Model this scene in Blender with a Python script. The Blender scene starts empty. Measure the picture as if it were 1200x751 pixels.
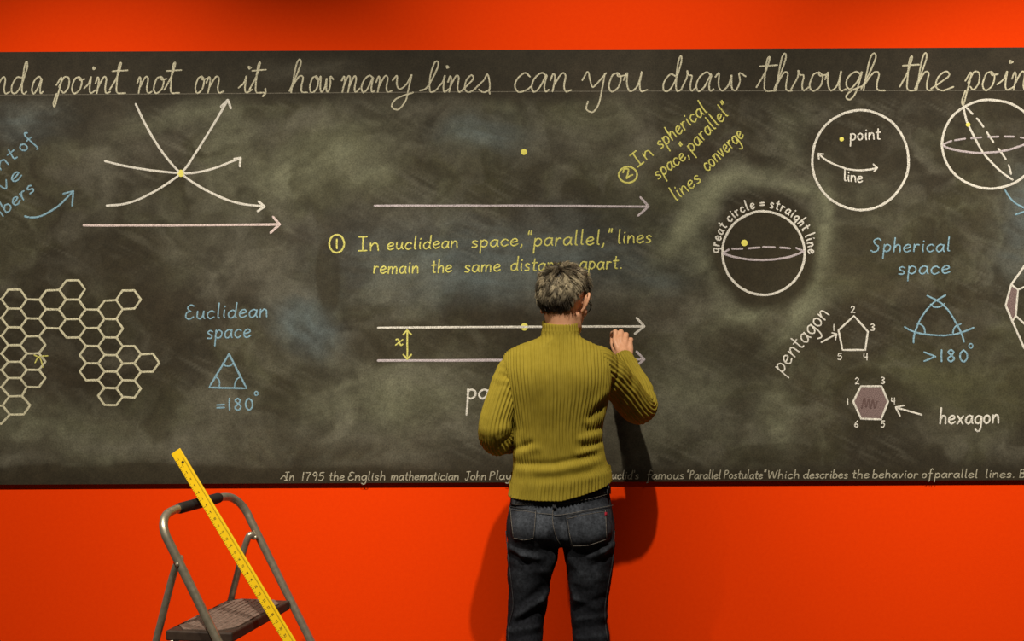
import bpy, bmesh, math, random
import numpy as np
from mathutils import Vector, Matrix
from mathutils.bvhtree import BVHTree

random.seed(7)
RNG = np.random.default_rng(11)
SC = bpy.context.scene
COL = SC.collection
PI = math.pi

# ------------------------------------------------------------------ camera
F = 1225.0                       # focal length in pixels of the 1200 px wide frame
CAMY, CAMZ, ROLL = -4.0, 1.55, 0.0046
cr, sr = math.cos(ROLL), math.sin(ROLL)
cam_data = bpy.data.cameras.new('camera')
cam_data.sensor_width = 36.0
cam_data.lens = 36.0 * F / 1200.0
cam = bpy.data.objects.new('camera', cam_data)
COL.objects.link(cam)
cam.matrix_world = Matrix(((cr, sr, 0, 0), (0, 0, -1, CAMY), (-sr, cr, 0, CAMZ), (0, 0, 0, 1)))
SC.camera = cam

# ------------------------------------------------------------------ world, lamps, exposure
SC.view_settings.view_transform = 'Standard'
SC.view_settings.look = 'None'
SC.view_settings.gamma = 1.0
SC.view_settings.use_curve_mapping = False
SC.view_settings.exposure = 0.0
world = bpy.data.worlds.new('world')
SC.world = world
world.use_nodes = True
world.node_tree.nodes['Background'].inputs[0].default_value = (1.0, 0.78, 0.55, 1)
world.node_tree.nodes['Background'].inputs[1].default_value = 0.018


def spot(name, loc, target, watts, angle, blend, color=(1.0, 0.91, 0.77), radius=0.045):
    d = bpy.data.lights.new(name, 'SPOT')
    d.energy = watts
    d.spot_size = math.radians(angle)
    d.spot_blend = blend
    d.color = color
    d.shadow_soft_size = radius
    o = bpy.data.objects.new(name, d)
    COL.objects.link(o)
    o.location = loc
    o.rotation_euler = (Vector(target) - Vector(loc)).to_track_quat('-Z', 'Y').to_euler()
    return o


spot('track_spotlight_centre', (0.15, -3.0, 5.0), (0.60, 0, 0.85), 880, 58, 0.95)
spot('track_spotlight_left', (-1.9, -3.0, 5.0), (-1.45, 0, 0.70), 1180, 48, 0.95)
spot('track_spotlight_right', (2.55, -3.0, 5.0), (2.25, 0, 1.45), 1080, 43, 1.0)

# ------------------------------------------------------------------ helpers


def unroll(px, py):
    u, v = px - 600.0, 375.5 - py
    return u * cr + v * sr, -u * sr + v * cr


def PX(px, py, d):
    """point at distance d in front of the camera that the photo shows at (px, py)"""
    a, b = unroll(px, py)
    return Vector((a / F * d, CAMY + d, CAMZ + b / F * d))


def PE(px, py, e):
    """same, with the distance e from the wall"""
    return PX(px, py, 4.0 - e)


def mesh(name, verts, faces, mat, parent=None, smooth=True, kind=None):
    me = bpy.data.meshes.new(name)
    me.from_pydata([tuple(v) for v in verts], [], [tuple(f) for f in faces])
    me.update()
    return link(name, me, mat, parent, smooth, kind)


def link(name, me, mat, parent=None, smooth=True, kind=None):
    if smooth:
        me.polygons.foreach_set('use_smooth', [True] * len(me.polygons))
    me.materials.clear()
    me.materials.append(mat)
    o = bpy.data.objects.new(name, me)
    COL.objects.link(o)
    if parent is not None:
        o.parent = parent
        o.matrix_parent_inverse = Matrix.Translation(-Vector(world_loc(parent)))
    if kind:
        o['kind'] = kind
    return o


def world_loc(o):
    l = Vector(o.location)
    if o.parent is not None:
        return (0, 0, 0) if o.type == 'MESH' else l
    return l


def thing(name, label, cat, loc):
    o = bpy.data.objects.new(name, None)
    o.empty_display_size = 0.1
    COL.objects.link(o)
    o.location = loc
    o['label'] = label
    o['category'] = cat
    return o


class Geo:
    def __init__(self):
        self.v, self.f = [], []

    def add(self, vs, fs):
        n = len(self.v)
        self.v.extend([tuple(p) for p in vs])
        self.f.extend([tuple(i + n for i in q) for q in fs])
        return self


def catmull(pts, per=8, closed=False):
    P = [np.array(p, float) for p in pts]
    if len(P) < 3:
        return [P[0] + (P[-1] - P[0]) * t for t in np.linspace(0, 1, per + 1)]
    out = []
    n = len(P)
    rng = range(n if closed else n - 1)
    for i in rng:
        if closed:
            p0, p1, p2, p3 = P[(i - 1) % n], P[i], P[(i + 1) % n], P[(i + 2) % n]
        else:
            p1, p2 = P[i], P[i + 1]
            p0 = P[i - 1] if i > 0 else 2 * p1 - p2
            p3 = P[i + 2] if i + 2 < n else 2 * p2 - p1
        for k in range(per):
            t = k / per
            out.append(0.5 * ((2 * p1) + (p2 - p0) * t + (2 * p0 - 5 * p1 + 4 * p2 - p3) * t * t
                              + (3 * p1 - p0 - 3 * p2 + p3) * t ** 3))
    if not closed:
        out.append(P[-1])
    return out


def frames(path, hint=(0.13, 0.2, 1.0)):
    P = [Vector(p) for p in path]
    T = []
    for i in range(len(P)):
        a = P[max(0, i - 1)]
        b = P[min(len(P) - 1, i + 1)]
        t = b - a
        T.append(t.normalized() if t.length > 1e-9 else Vector((0, 0, 1)))
    h = Vector(hint)
    n = h - T[0] * h.dot(T[0])
    if n.length < 1e-3:
        h = Vector((1, 0.1, 0))
        n = h - T[0] * h.dot(T[0])
    n.normalize()
    N = [n]
    for i in range(1, len(P)):
        n = N[-1] - T[i] * N[-1].dot(T[i])
        n.normalize()
        N.append(n)
    return P, T, N, [T[i].cross(N[i]) for i in range(len(P))]


def tube(path, rad, segs=14, hint=(0.13, 0.2, 1.0), caps=True, round_ends=False):
    """round tube; rad is a number, a list of numbers, or a list of (a, b) along N and B"""
    if round_ends:
        path = [Vector(p) for p in path]
        r0 = rad if not isinstance(rad, (list, tuple)) else rad[0]
        r1 = rad if not isinstance(rad, (list, tuple)) else rad[-1]
        rl = [rad] * len(path) if not isinstance(rad, (list, tuple)) else list(rad)
        a0 = (path[0] - path[1]).normalized()
        a1 = (path[-1] - path[-2]).normalized()
        pre = [(path[0] + a0 * r0 * math.sin(t), r0 * math.cos(t)) for t in (1.45, 1.1, 0.75, 0.38)]
        post = [(path[-1] + a1 * r1 * math.sin(t), r1 * math.cos(t)) for t in (0.38, 0.75, 1.1, 1.45)]
        rad = [q[1] for q in pre] + rl + [q[1] for q in post]
        path = [q[0] for q in pre] + path + [q[0] for q in post]
    P, T, N, B = frames(path, hint)
    vs, fs = [], []
    for i, p in enumerate(P):
        r = rad[i] if isinstance(rad, (list, tuple)) else rad
        a, b = r if isinstance(r, (tuple, list)) else (r, r)
        for k in range(segs):
            t = 2 * PI * k / segs
            vs.append(p + N[i] * (a * math.cos(t)) + B[i] * (b * math.sin(t)))
    m = len(P)
    for i in range(m - 1):
        for k in range(segs):
            k2 = (k + 1) % segs
            fs.append((i * segs + k, i * segs + k2, (i + 1) * segs + k2, (i + 1) * segs + k))
    if caps:
        fs.append(tuple(range(segs - 1, -1, -1)))
        fs.append(tuple((m - 1) * segs + k for k in range(segs)))
    return vs, fs


def lerp_tube(keys, per=8, segs=20, hint=(0.13, 0.2, 1.0), round_ends=True):
    """keys: (x, y, z, r) joined by a smooth curve"""
    c = catmull(keys, per)
    return tube([q[:3] for q in c], [float(max(q[3], 0.001)) for q in c], segs, hint, True, round_ends)


def ellipsoid(c, r, M=None, nu=28, nv=16):
    vs, fs = [], []
    c = Vector(c)
    for j in range(1, nv):
        ph = -PI / 2 + PI * j / nv
        for i in range(nu):
            th = 2 * PI * i / nu
            p = Vector((r[0] * math.cos(ph) * math.cos(th), r[1] * math.cos(ph) * math.sin(th), r[2] * math.sin(ph)))
            vs.append((M @ p if M else p) + c)
    s = Vector((0, 0, -r[2]))
    n = Vector((0, 0, r[2]))
    vs.append((M @ s if M else s) + c)
    vs.append((M @ n if M else n) + c)
    for j in range(nv - 2):
        for i in range(nu):
            i2 = (i + 1) % nu
            fs.append((j * nu + i, j * nu + i2, (j + 1) * nu + i2, (j + 1) * nu + i))
    S, Nn = len(vs) - 2, len(vs) - 1
    for i in range(nu):
        i2 = (i + 1) % nu
        fs.append((S, i2, i))
        fs.append((Nn, (nv - 2) * nu + i, (nv - 2) * nu + i2))
    return vs, fs


def rings(R, segs=48, p=2.3):
    """closed loft of horizontal superellipse rings: (z, cx, cy, a, b)"""
    vs, fs = [], []
    for (z, cx, cy, a, b) in R:
        for k in range(segs):
            t = 2 * PI * k / segs
            c, s = math.cos(t), math.sin(t)
            vs.append((cx + a * math.copysign(abs(c) ** (2 / p), c), cy + b * math.copysign(abs(s) ** (2 / p), s), z))
    m = len(R)
    for i in range(m - 1):
        for k in range(segs):
            k2 = (k + 1) % segs
            fs.append((i * segs + k, i * segs + k2, (i + 1) * segs + k2, (i + 1) * segs + k))
    fs.append(tuple(range(segs - 1, -1, -1)))
    fs.append(tuple((m - 1) * segs + k for k in range(segs)))
    return vs, fs


def box(c, h, R=None):
    c = Vector(c)
    vs = []
    for sx in (-1, 1):
        for sy in (-1, 1):
            for sz in (-1, 1):
                p = Vector((sx * h[0], sy * h[1], sz * h[2]))
                vs.append(c + (R @ p if R else p))
    return vs, [(0, 1, 3, 2), (4, 6, 7, 5), (0, 4, 5, 1), (2, 3, 7, 6), (0, 2, 6, 4), (1, 5, 7, 3)]


def bevel(me, w, seg=2):
    bm = bmesh.new()
    bm.from_mesh(me)
    bmesh.ops.recalc_face_normals(bm, faces=bm.faces)
    bmesh.ops.bevel(bm, geom=list(bm.edges), offset=w, segments=seg, affect='EDGES', profile=0.5)
    bm.to_mesh(me)
    bm.free()


def fuse(geo, voxel, smooth_iter=4):
    """one continuous surface from overlapping closed shapes"""
    me = bpy.data.meshes.new('fuse')
    me.from_pydata(geo.v, [], geo.f)
    bm = bmesh.new()
    bm.from_mesh(me)
    bmesh.ops.recalc_face_normals(bm, faces=bm.faces)
    bm.to_mesh(me)
    bm.free()
    o = bpy.data.objects.new('fuse', me)
    COL.objects.link(o)
    m = o.modifiers.new('r', 'REMESH')
    m.mode = 'VOXEL'
    m.voxel_size = voxel
    if smooth_iter:
        s = o.modifiers.new('s', 'SMOOTH')
        s.factor = 0.5
        s.iterations = smooth_iter
    dg = bpy.context.evaluated_depsgraph_get()
    out = bpy.data.meshes.new_from_object(o.evaluated_get(dg))
    bpy.data.objects.remove(o)
    bpy.data.meshes.remove(me)
    return out


def co_of(me):
    a = np.empty(len(me.vertices) * 3)
    me.vertices.foreach_get('co', a)
    return a.reshape(-1, 3)


def no_of(me):
    a = np.empty(len(me.vertices) * 3)
    me.vertices.foreach_get('normal', a)
    return a.reshape(-1, 3)


def set_co(me, c):
    me.vertices.foreach_set('co', c.ravel())
    me.update()


def vnoise2(u, v, seed):
    """smooth value noise in two dimensions"""
    r = np.random.default_rng(seed).random((256, 256))
    iu, iv = np.floor(u).astype(int), np.floor(v).astype(int)
    fu, fv = u - iu, v - iv
    fu, fv = fu * fu * (3 - 2 * fu), fv * fv * (3 - 2 * fv)
    g = lambda a, b: r[a % 256, b % 256]
    return (g(iu, iv) * (1 - fu) + g(iu + 1, iv) * fu) * (1 - fv) + (g(iu, iv + 1) * (1 - fu) + g(iu + 1, iv + 1) * fu) * fv


def fbm2(u, v, seed, octv=4):
    s, a, t = 0, 0.5, 0
    for o in range(octv):
        s = s + a * vnoise2(u * 2 ** o, v * 2 ** o, seed + o)
        t += a
        a *= 0.5
    return s / t


def sn(v):
    """sRGB 0-255 -> linear"""
    o = []
    for c in v:
        c = c / 255.0
        o.append(c / 12.92 if c <= 0.04045 else ((c + 0.055) / 1.055) ** 2.4)
    return o


# ------------------------------------------------------------------ materials


def mat(name, rgb, rough=0.6, spec=0.3, metal=0.0, noise=None, bump=None):
    """noise = (scale, amount, second colour);  bump = (scale, strength, distance)"""
    m = bpy.data.materials.new(name)
    m.use_nodes = True
    nt = m.node_tree
    b = nt.nodes['Principled BSDF']
    b.inputs['Roughness'].default_value = rough
    b.inputs['Specular IOR Level'].default_value = spec
    b.inputs['Metallic'].default_value = metal
    b.inputs['Base Color'].default_value = (*rgb, 1)
    tc = nt.nodes.new('ShaderNodeTexCoord')
    if noise:
        n = nt.nodes.new('ShaderNodeTexNoise')
        n.inputs['Scale'].default_value = noise[0]
        n.inputs['Detail'].default_value = 5
        nt.links.new(tc.outputs['Object'], n.inputs['Vector'])
        r = nt.nodes.new('ShaderNodeValToRGB')
        r.color_ramp.elements[0].position = 0.5 - noise[1]
        r.color_ramp.elements[1].position = 0.5 + noise[1]
        r.color_ramp.elements[0].color = (*rgb, 1)
        r.color_ramp.elements[1].color = (*noise[2], 1)
        nt.links.new(n.outputs['Fac'], r.inputs['Fac'])
        nt.links.new(r.outputs['Color'], b.inputs['Base Color'])
    if bump:
        n2 = nt.nodes.new('ShaderNodeTexNoise')
        n2.inputs['Scale'].default_value = bump[0]
        n2.inputs['Detail'].default_value = 4
        nt.links.new(tc.outputs['Object'], n2.inputs['Vector'])
        bp = nt.nodes.new('ShaderNodeBump')
        bp.inputs['Strength'].default_value = bump[1]
        bp.inputs['Distance'].default_value = bump[2]
        nt.links.new(n2.outputs['Fac'], bp.inputs['Height'])
        nt.links.new(bp.outputs['Normal'], b.inputs['Normal'])
    return m


M_WALL = mat('red_wall_paint', (0.84, 0.048, 0.0002), 0.8, 0.05, noise=(70, 0.3, (0.79, 0.042, 0.0002)), bump=(260, 0.12, 0.002))
M_FLOOR = mat('floor_concrete', (0.10, 0.085, 0.07), 0.5, 0.3, noise=(6, 0.3, (0.14, 0.12, 0.10)))
M_STEEL = mat('brushed_grey_tube', (0.46, 0.41, 0.31), 0.36, 0.5, 0.7, noise=(60, 0.25, (0.30, 0.265, 0.19)))
M_GRIP = mat('black_rubber', (0.018, 0.015, 0.013), 0.7, 0.3, bump=(300, 0.3, 0.002))
M_TREAD = mat('brown_tread', (0.105, 0.068, 0.050), 0.75, 0.25, noise=(60, 0.2, (0.20, 0.14, 0.11)), bump=(400, 0.6, 0.003))
M_STEP = mat('dark_brown_steel', (0.030, 0.018, 0.013), 0.55, 0.35, noise=(40, 0.2, (0.05, 0.032, 0.022)))
M_YELLOW = mat('yellow_lacquer', (0.82, 0.53, 0.010), 0.35, 0.4, noise=(30, 0.3, (0.76, 0.48, 0.01)))
M_INK = mat('black_ink', (0.03, 0.022, 0.01), 0.7, 0.2)
M_SKIN = mat('skin', (0.68, 0.37, 0.22), 0.5, 0.35, noise=(45, 0.25, (0.62, 0.30, 0.165)), bump=(220, 0.15, 0.001))
M_DENIM2 = mat('faded_denim_edge', (0.018, 0.019, 0.022), 0.85, 0.1, noise=(120, 0.2, (0.050, 0.050, 0.052)))
M_STITCH = mat('tan_stitching', (0.20, 0.175, 0.145), 0.8, 0.2, noise=(500, 0.1, (0.07, 0.065, 0.06)))
M_RED = mat('red_tab', (0.30, 0.015, 0.03), 0.7, 0.2)
M_KNIT = mat('olive_knit', (0.265, 0.202, 0.021), 0.85, 0.10, noise=(38, 0.3, (0.32, 0.248, 0.032)), bump=(700, 0.6, 0.0015))
M_SHOE = mat('black_leather', (0.02, 0.018, 0.016), 0.45, 0.4, bump=(150, 0.2, 0.001))
M_SOLE = mat('dark_sole', (0.035, 0.03, 0.026), 0.8, 0.2)
M_FRAME = mat('dark_glasses_frame', (0.012, 0.01, 0.01), 0.35, 0.5)
M_EYE = mat('eye_white', (0.75, 0.72, 0.68), 0.25, 0.5)
M_IRIS = mat('brown_iris', (0.06, 0.03, 0.015), 0.2, 0.5)
M_LIP = mat('lips', (0.45, 0.15, 0.11), 0.5, 0.3)


def glass_mat():
    m = bpy.data.materials.new('clear_lens')
    m.use_nodes = True
    b = m.node_tree.nodes['Principled BSDF']
    b.inputs['Transmission Weight'].default_value = 1.0
    b.inputs['Roughness'].default_value = 0.0
    b.inputs['IOR'].default_value = 1.05
    return m


M_LENS = glass_mat()


def attr_mat(name, attr, rough, spec, nscale, lo, hi):
    """base colour from a mesh colour attribute, broken up by fine noise"""
    m = bpy.data.materials.new(name)
    m.use_nodes = True
    nt = m.node_tree
    b = nt.nodes['Principled BSDF']
    b.inputs['Roughness'].default_value = rough
    b.inputs['Specular IOR Level'].default_value = spec
    a = nt.nodes.new('ShaderNodeAttribute')
    a.attribute_name = attr
    tc = nt.nodes.new('ShaderNodeTexCoord')
    n = nt.nodes.new('ShaderNodeTexNoise')
    n.inputs['Scale'].default_value = nscale
    n.inputs['Detail'].default_value = 6
    n.inputs['Roughness'].default_value = 0.7
    nt.links.new(tc.outputs['Object'], n.inputs['Vector'])
    mr = nt.nodes.new('ShaderNodeMapRange')
    mr.inputs[1].default_value = 0.3
    mr.inputs[2].default_value = 0.7
    mr.inputs[3].default_value = lo
    mr.inputs[4].default_value = hi
    nt.links.new(n.outputs['Fac'], mr.inputs[0])
    mx = nt.nodes.new('ShaderNodeVectorMath')
    mx.operation = 'SCALE'
    nt.links.new(a.outputs['Color'], mx.inputs[0])
    nt.links.new(mr.outputs[0], mx.inputs['Scale'])
    nt.links.new(mx.outputs[0], b.inputs['Base Color'])
    return m


M_DENIM = attr_mat('dark_denim', 'wear_and_light', 0.9, 0.08, 110, 0.40, 1.65)
M_BOARD = attr_mat('dusty_slate', 'dust', 0.75, 0.2, 210, 0.62, 1.40)
M_HAIR = attr_mat('salt_and_pepper_hair', 'hair', 0.5, 0.35, 60, 0.85, 1.15)


def chalk_mat(name, rgb, cover=0.5):
    """grainy chalk over slate"""
    return mat(name, tuple(c * 0.30 for c in rgb), 0.95, 0.05, noise=(360, 0.16 * cover * 2, rgb))


C_WHITE = chalk_mat('white_chalk', (0.92, 0.88, 0.78))
C_CREAM = chalk_mat('cream_chalk', (0.74, 0.69, 0.5))
C_FAINT = chalk_mat('faint_chalk', (0.20, 0.18, 0.14))
C_SOFT = chalk_mat('thin_white_chalk', (0.52, 0.48, 0.36))
C_YELLOW = chalk_mat('yellow_chalk', (0.84, 0.79, 0.22))
C_DOT = mat('solid_yellow_chalk', (0.80, 0.74, 0.16), 0.95, 0.05, noise=(300, 0.3, (0.62, 0.56, 0.12)))
C_PALE = chalk_mat('pale_yellow_chalk', (0.8, 0.75, 0.52))
C_BLUE = chalk_mat('blue_chalk', (0.3, 0.5, 0.62))
C_PINK = chalk_mat('pink_white_chalk', (0.86, 0.7, 0.66))
C_MAUVE = chalk_mat('mauve_chalk', (0.66, 0.58, 0.6))
C_FILL = chalk_mat('mauve_shading', (0.27, 0.19, 0.18))

# ------------------------------------------------------------------ room
WX = 6.0
g = Geo().add(*box((0, 0.06, 2.3), (WX, 0.06, 2.3)))
mesh('wall_back', g.v, g.f, M_WALL, None, False, 'structure')
g = Geo().add(*box((0, -3.0, -0.05), (WX, 3.12, 0.05)))
mesh('floor', g.v, g.f, M_FLOOR, None, False, 'structure')

# ------------------------------------------------------------------ chalkboard
BT = PX(600, 59.5, 4.0).z
BB = PX(600, 564.3, 4.0).z
BY = -0.016                      # front face of the board
board = thing('chalkboard', 'long black wall chalkboard covered in chalk writing and geometry diagrams', 'chalkboard', (0, 0, BB))


def build_board():
    x0, x1 = -2.55, 2.55
    nx, nz = 720, 236
    xs = np.linspace(x0, x1, nx)
    zs = np.linspace(BB, BT, nz)
    X, Z = np.meshgrid(xs, zs)
    d = 4.0 + BY
    a = X / d * F
    b = (Z - CAMZ) / d * F
    px = a * cr - b * sr + 600
    py = 375.5 - (a * sr + b * cr)
    base = np.array(sn((46, 41, 30)))
    col = np.ones(px.shape + (3,)) * base
    sx_, sy_ = px + 34 * (fbm2(px / 60, py / 60, 3) - 0.5), py + 34 * (fbm2(px / 60, py / 60, 23) - 0.5)
    wx = px + 70 * (fbm2(px / 60, py / 50, 3) - 0.5)
    wy = py + 60 * (fbm2(px / 60, py / 50, 23) - 0.5)
    wx, wy = wx + 26 * (fbm2(wx / 22, wy / 22, 301, 3) - 0.5), wy + 26 * (fbm2(wx / 22, wy / 22, 333, 3) - 0.5)
    n1 = fbm2(wx / 95, wy / 70, 41, 5)
    n2 = fbm2(wx / 30, wy / 26, 57, 5)
    n3 = fbm2(px / 9, py / 9, 71, 3)
    streak = fbm2((wx * 0.8 + wy * 0.6) / 60, (wy * 0.8 - wx * 0.6) / 10, 91, 4)
    green = np.array(sn((113, 114, 92)))
    grey = np.array(sn((98, 95, 82)))
    blue = np.array(sn((92, 103, 104)))
    olive = np.array(sn((72, 71, 46)))
    brown = np.array(sn((62, 54, 42)))

    def lay(c, alpha):
        al = np.clip(alpha, 0, 1)[..., None]
        return col * (1 - al) + c * al

    inner = np.clip((py - 112) / 14, 0, 1) * np.clip((552 - py + 10 * (n1 - .5)) / 18, 0, 1)
    col = lay(olive, 0.35 * np.clip((n1 - 0.42) * 3, 0, 1) * inner)
    col = lay(brown, 0.5 * np.clip((fbm2(px / 120, py / 90, 131) - 0.5) * 4, 0, 1))
    col = lay(grey, 0.42 * np.clip((n2 - 0.46) * 3.6, 0, 1) * inner * (0.2 + 1.1 * streak))
    ridge = 1 - np.abs(2 * fbm2(wx / 46, wy / 34, 401, 4) - 1) * 3.2
    col = lay(green, 0.20 * np.clip(ridge, 0, 1) ** 2 * inner * np.clip((n1 - 0.40) * 4, 0, 1))
    brush = fbm2((px + 0.5 * py) / 50, (py - 0.5 * px) / 3.2, 451, 3)
    col = lay(grey, 0.40 * np.clip((brush - 0.55) * 5, 0, 1) * inner * np.clip((fbm2(px / 80, py / 60, 471) - 0.45) * 4, 0, 1))

    # wiped smears of chalk dust: x, y, half length, half width, angle (deg), colour, strength
    S = [(375, 190, 78, 26, -28, green, .50), (345, 150, 60, 14, -10, grey, .30), (430, 215, 40, 18, -40, green, .30),
         (360, 382, 34, 22, 35, blue, .55), (335, 345, 44, 12, 10, grey, .26), (568, 158, 46, 17, 4, blue, .42),
         (650, 170, 70, 26, 0, grey, .28), (745, 165, 26, 60, 0, grey, .26), (700, 135, 60, 14, -10, green, .22),
         (590, 300, 170, 42, 0, blue, .36), (560, 335, 110, 20, -4, blue, .30), (690, 345, 80, 22, 10, grey, .25),
         (470, 340, 40, 26, 0, grey, .28), (808, 262, 12, 52, 30, green, .75), (826, 232, 9, 40, 42, green, .55), (858, 212, 60, 11, -16, green, .62), (925, 215, 44, 9, 24, green, .5), (966, 262, 8, 40, -14, green, .5), (962, 320, 9, 44, 18, green, .6),
         (868, 372, 62, 17, -24, green, .58), (938, 372, 46, 15, -42, green, .58), (826, 318, 15, 40, -20, green, .48),
         (958, 240, 13, 42, 20, green, .40), (905, 205, 50, 10, 5, grey, .25), (790, 400, 40, 60, 20, grey, .30),
         (450, 470, 110, 40, -6, green, .36), (420, 515, 90, 16, 8, grey, .36), (530, 505, 60, 20, -8, grey, .34),
         (510, 440, 70, 18, -4, grey, .30), (800, 470, 60, 36, -30, green, .34), (850, 500, 70, 22, 5, grey, .30),
         (740, 500, 36, 46, 0, grey, .30), (60, 505, 90, 30, 12, green, .36), (130, 525, 110, 14, 4, grey, .34),
         (15, 540, 40, 10, 0, grey, .36), (230, 500, 60, 30, -40, grey, .30), (250, 470, 50, 26, 60, grey, .24),
         (200, 140, 70, 12, -12, green, .28), (150, 180, 26, 50, 0, grey, .22), (20, 140, 50, 24, 0, blue, .22),
         (120, 200, 12, 60, 0, grey, .24), (265, 160, 30, 40, 0, green, .24), (250, 300, 50, 34, 0, grey, .26),
         (320, 310, 44, 30, 0, grey, .24), (1030, 335, 50, 12, 20, brown, .40), (1150, 460, 90, 40, 0, olive, .40),
         (910, 490, 22, 34, 0, green, .40), (1080, 440, 60, 20, 0, olive, .34), (1195, 255, 26, 60, 10, blue, .34),
         (1130, 510, 80, 18, 6, grey, .22), (985, 330, 60, 26, 0, olive, .30), (1020, 230, 40, 26, 0, green, .20),
         (495, 122, 60, 9, 4, grey, .32), (360, 82, 50, 10, 2, grey, .24), (660, 480, 60, 30, 0, grey, .24),
         (930, 150, 18, 34, 10, green, .24), (480, 260, 60, 12, 0, grey, .22), (770, 330, 30, 14, 0, blue, .22)]
    for (sx, sy, L, W, ang, c, k) in S:
        t = math.radians(ang)
        dx, dy = sx_ - sx, sy_ - sy
        u = (dx * math.cos(t) + dy * math.sin(t)) / L
        v = (-dx * math.sin(t) + dy * math.cos(t)) / W
        q = np.exp(-(u * u + v * v) * 0.9)
        br = 0.45 + 1.1 * fbm2((dx * math.cos(t) + dy * math.sin(t)) / 40, (-dx * math.sin(t) + dy * math.cos(t)) / 6, 200 + int(sx), 3)
        col = lay(c, 1.35 * k * q * br * (0.35 + 1.15 * n2))
    # freshly wiped dark patches
    dark = np.array(sn((44, 38, 24)))
    D = [(895, 297, 66, 66, .85), (110, 400, 110, 80, .35), (85, 345, 80, 40, .3), (140, 290, 60, 26, .4), (385, 325, 16, 44, .55),
         (600, 402, 170, 36, .45), (1000, 392, 44, 50, .4), (1020, 472, 44, 40, .4), (470, 402, 60, 26, .4), (842, 404, 44, 28, .42), (820, 335, 26, 16, .3),
         (700, 130, 26, 10, .3), (1100, 380, 60, 50, .35), (1060, 280, 80, 40, .25), (330, 480, 24, 40, .35), (200, 560, 500, 14, .6),
         (900, 560, 500, 10, .4), (1007, 188, 62, 64, .3), (1161, 169, 62, 58, .3), (545, 190, 90, 20, .25), (910, 530, 60, 12, .35)]
    for (sx, sy, rx, ry, k) in D:
        q = np.sqrt(((sx_ * .4 + px * .6 - sx) / rx) ** 2 + ((sy_ * .4 + py * .6 - sy) / ry) ** 2)
        col = lay(dark, k * np.clip((1.10 - q) / 0.2, 0, 1))
    col = col * (0.78 + 0.44 * n3)[..., None]
    verts = np.stack([X, np.full_like(X, BY), Z], -1).reshape(-1, 3)
    n = len(verts)
    idx = np.arange(nx * nz).reshape(nz, nx)
    faces = np.stack([idx[:-1, :-1], idx[:-1, 1:], idx[1:, 1:], idx[1:, :-1]], -1).reshape(-1, 4).tolist()
    back = [(x0, -0.002, BB), (x1, -0.002, BB), (x1, -0.002, BT), (x0, -0.002, BT)]
    allv = verts.tolist() + back
    bl, brr, trr, tl = n, n + 1, n + 2, n + 3
    faces.append([bl, brr] + idx[0, ::-1].tolist())
    faces.append([trr, tl] + idx[-1, :].tolist())
    faces.append([tl, bl] + idx[:, 0].tolist())
    faces.append([brr, trr] + idx[::-1, -1].tolist())
    o = mesh('slate_panel', allv, faces, M_BOARD, board, False)
    at = o.data.color_attributes.new('dust', 'FLOAT_COLOR', 'POINT')
    full = np.ones((len(allv), 4))
    full[:n, :3] = col.reshape(-1, 3)
    full[n:, :3] = base
    at.data.foreach_set('color', full.ravel())


build_board()

# ------------------------------------------------------------------ chalk strokes


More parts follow.
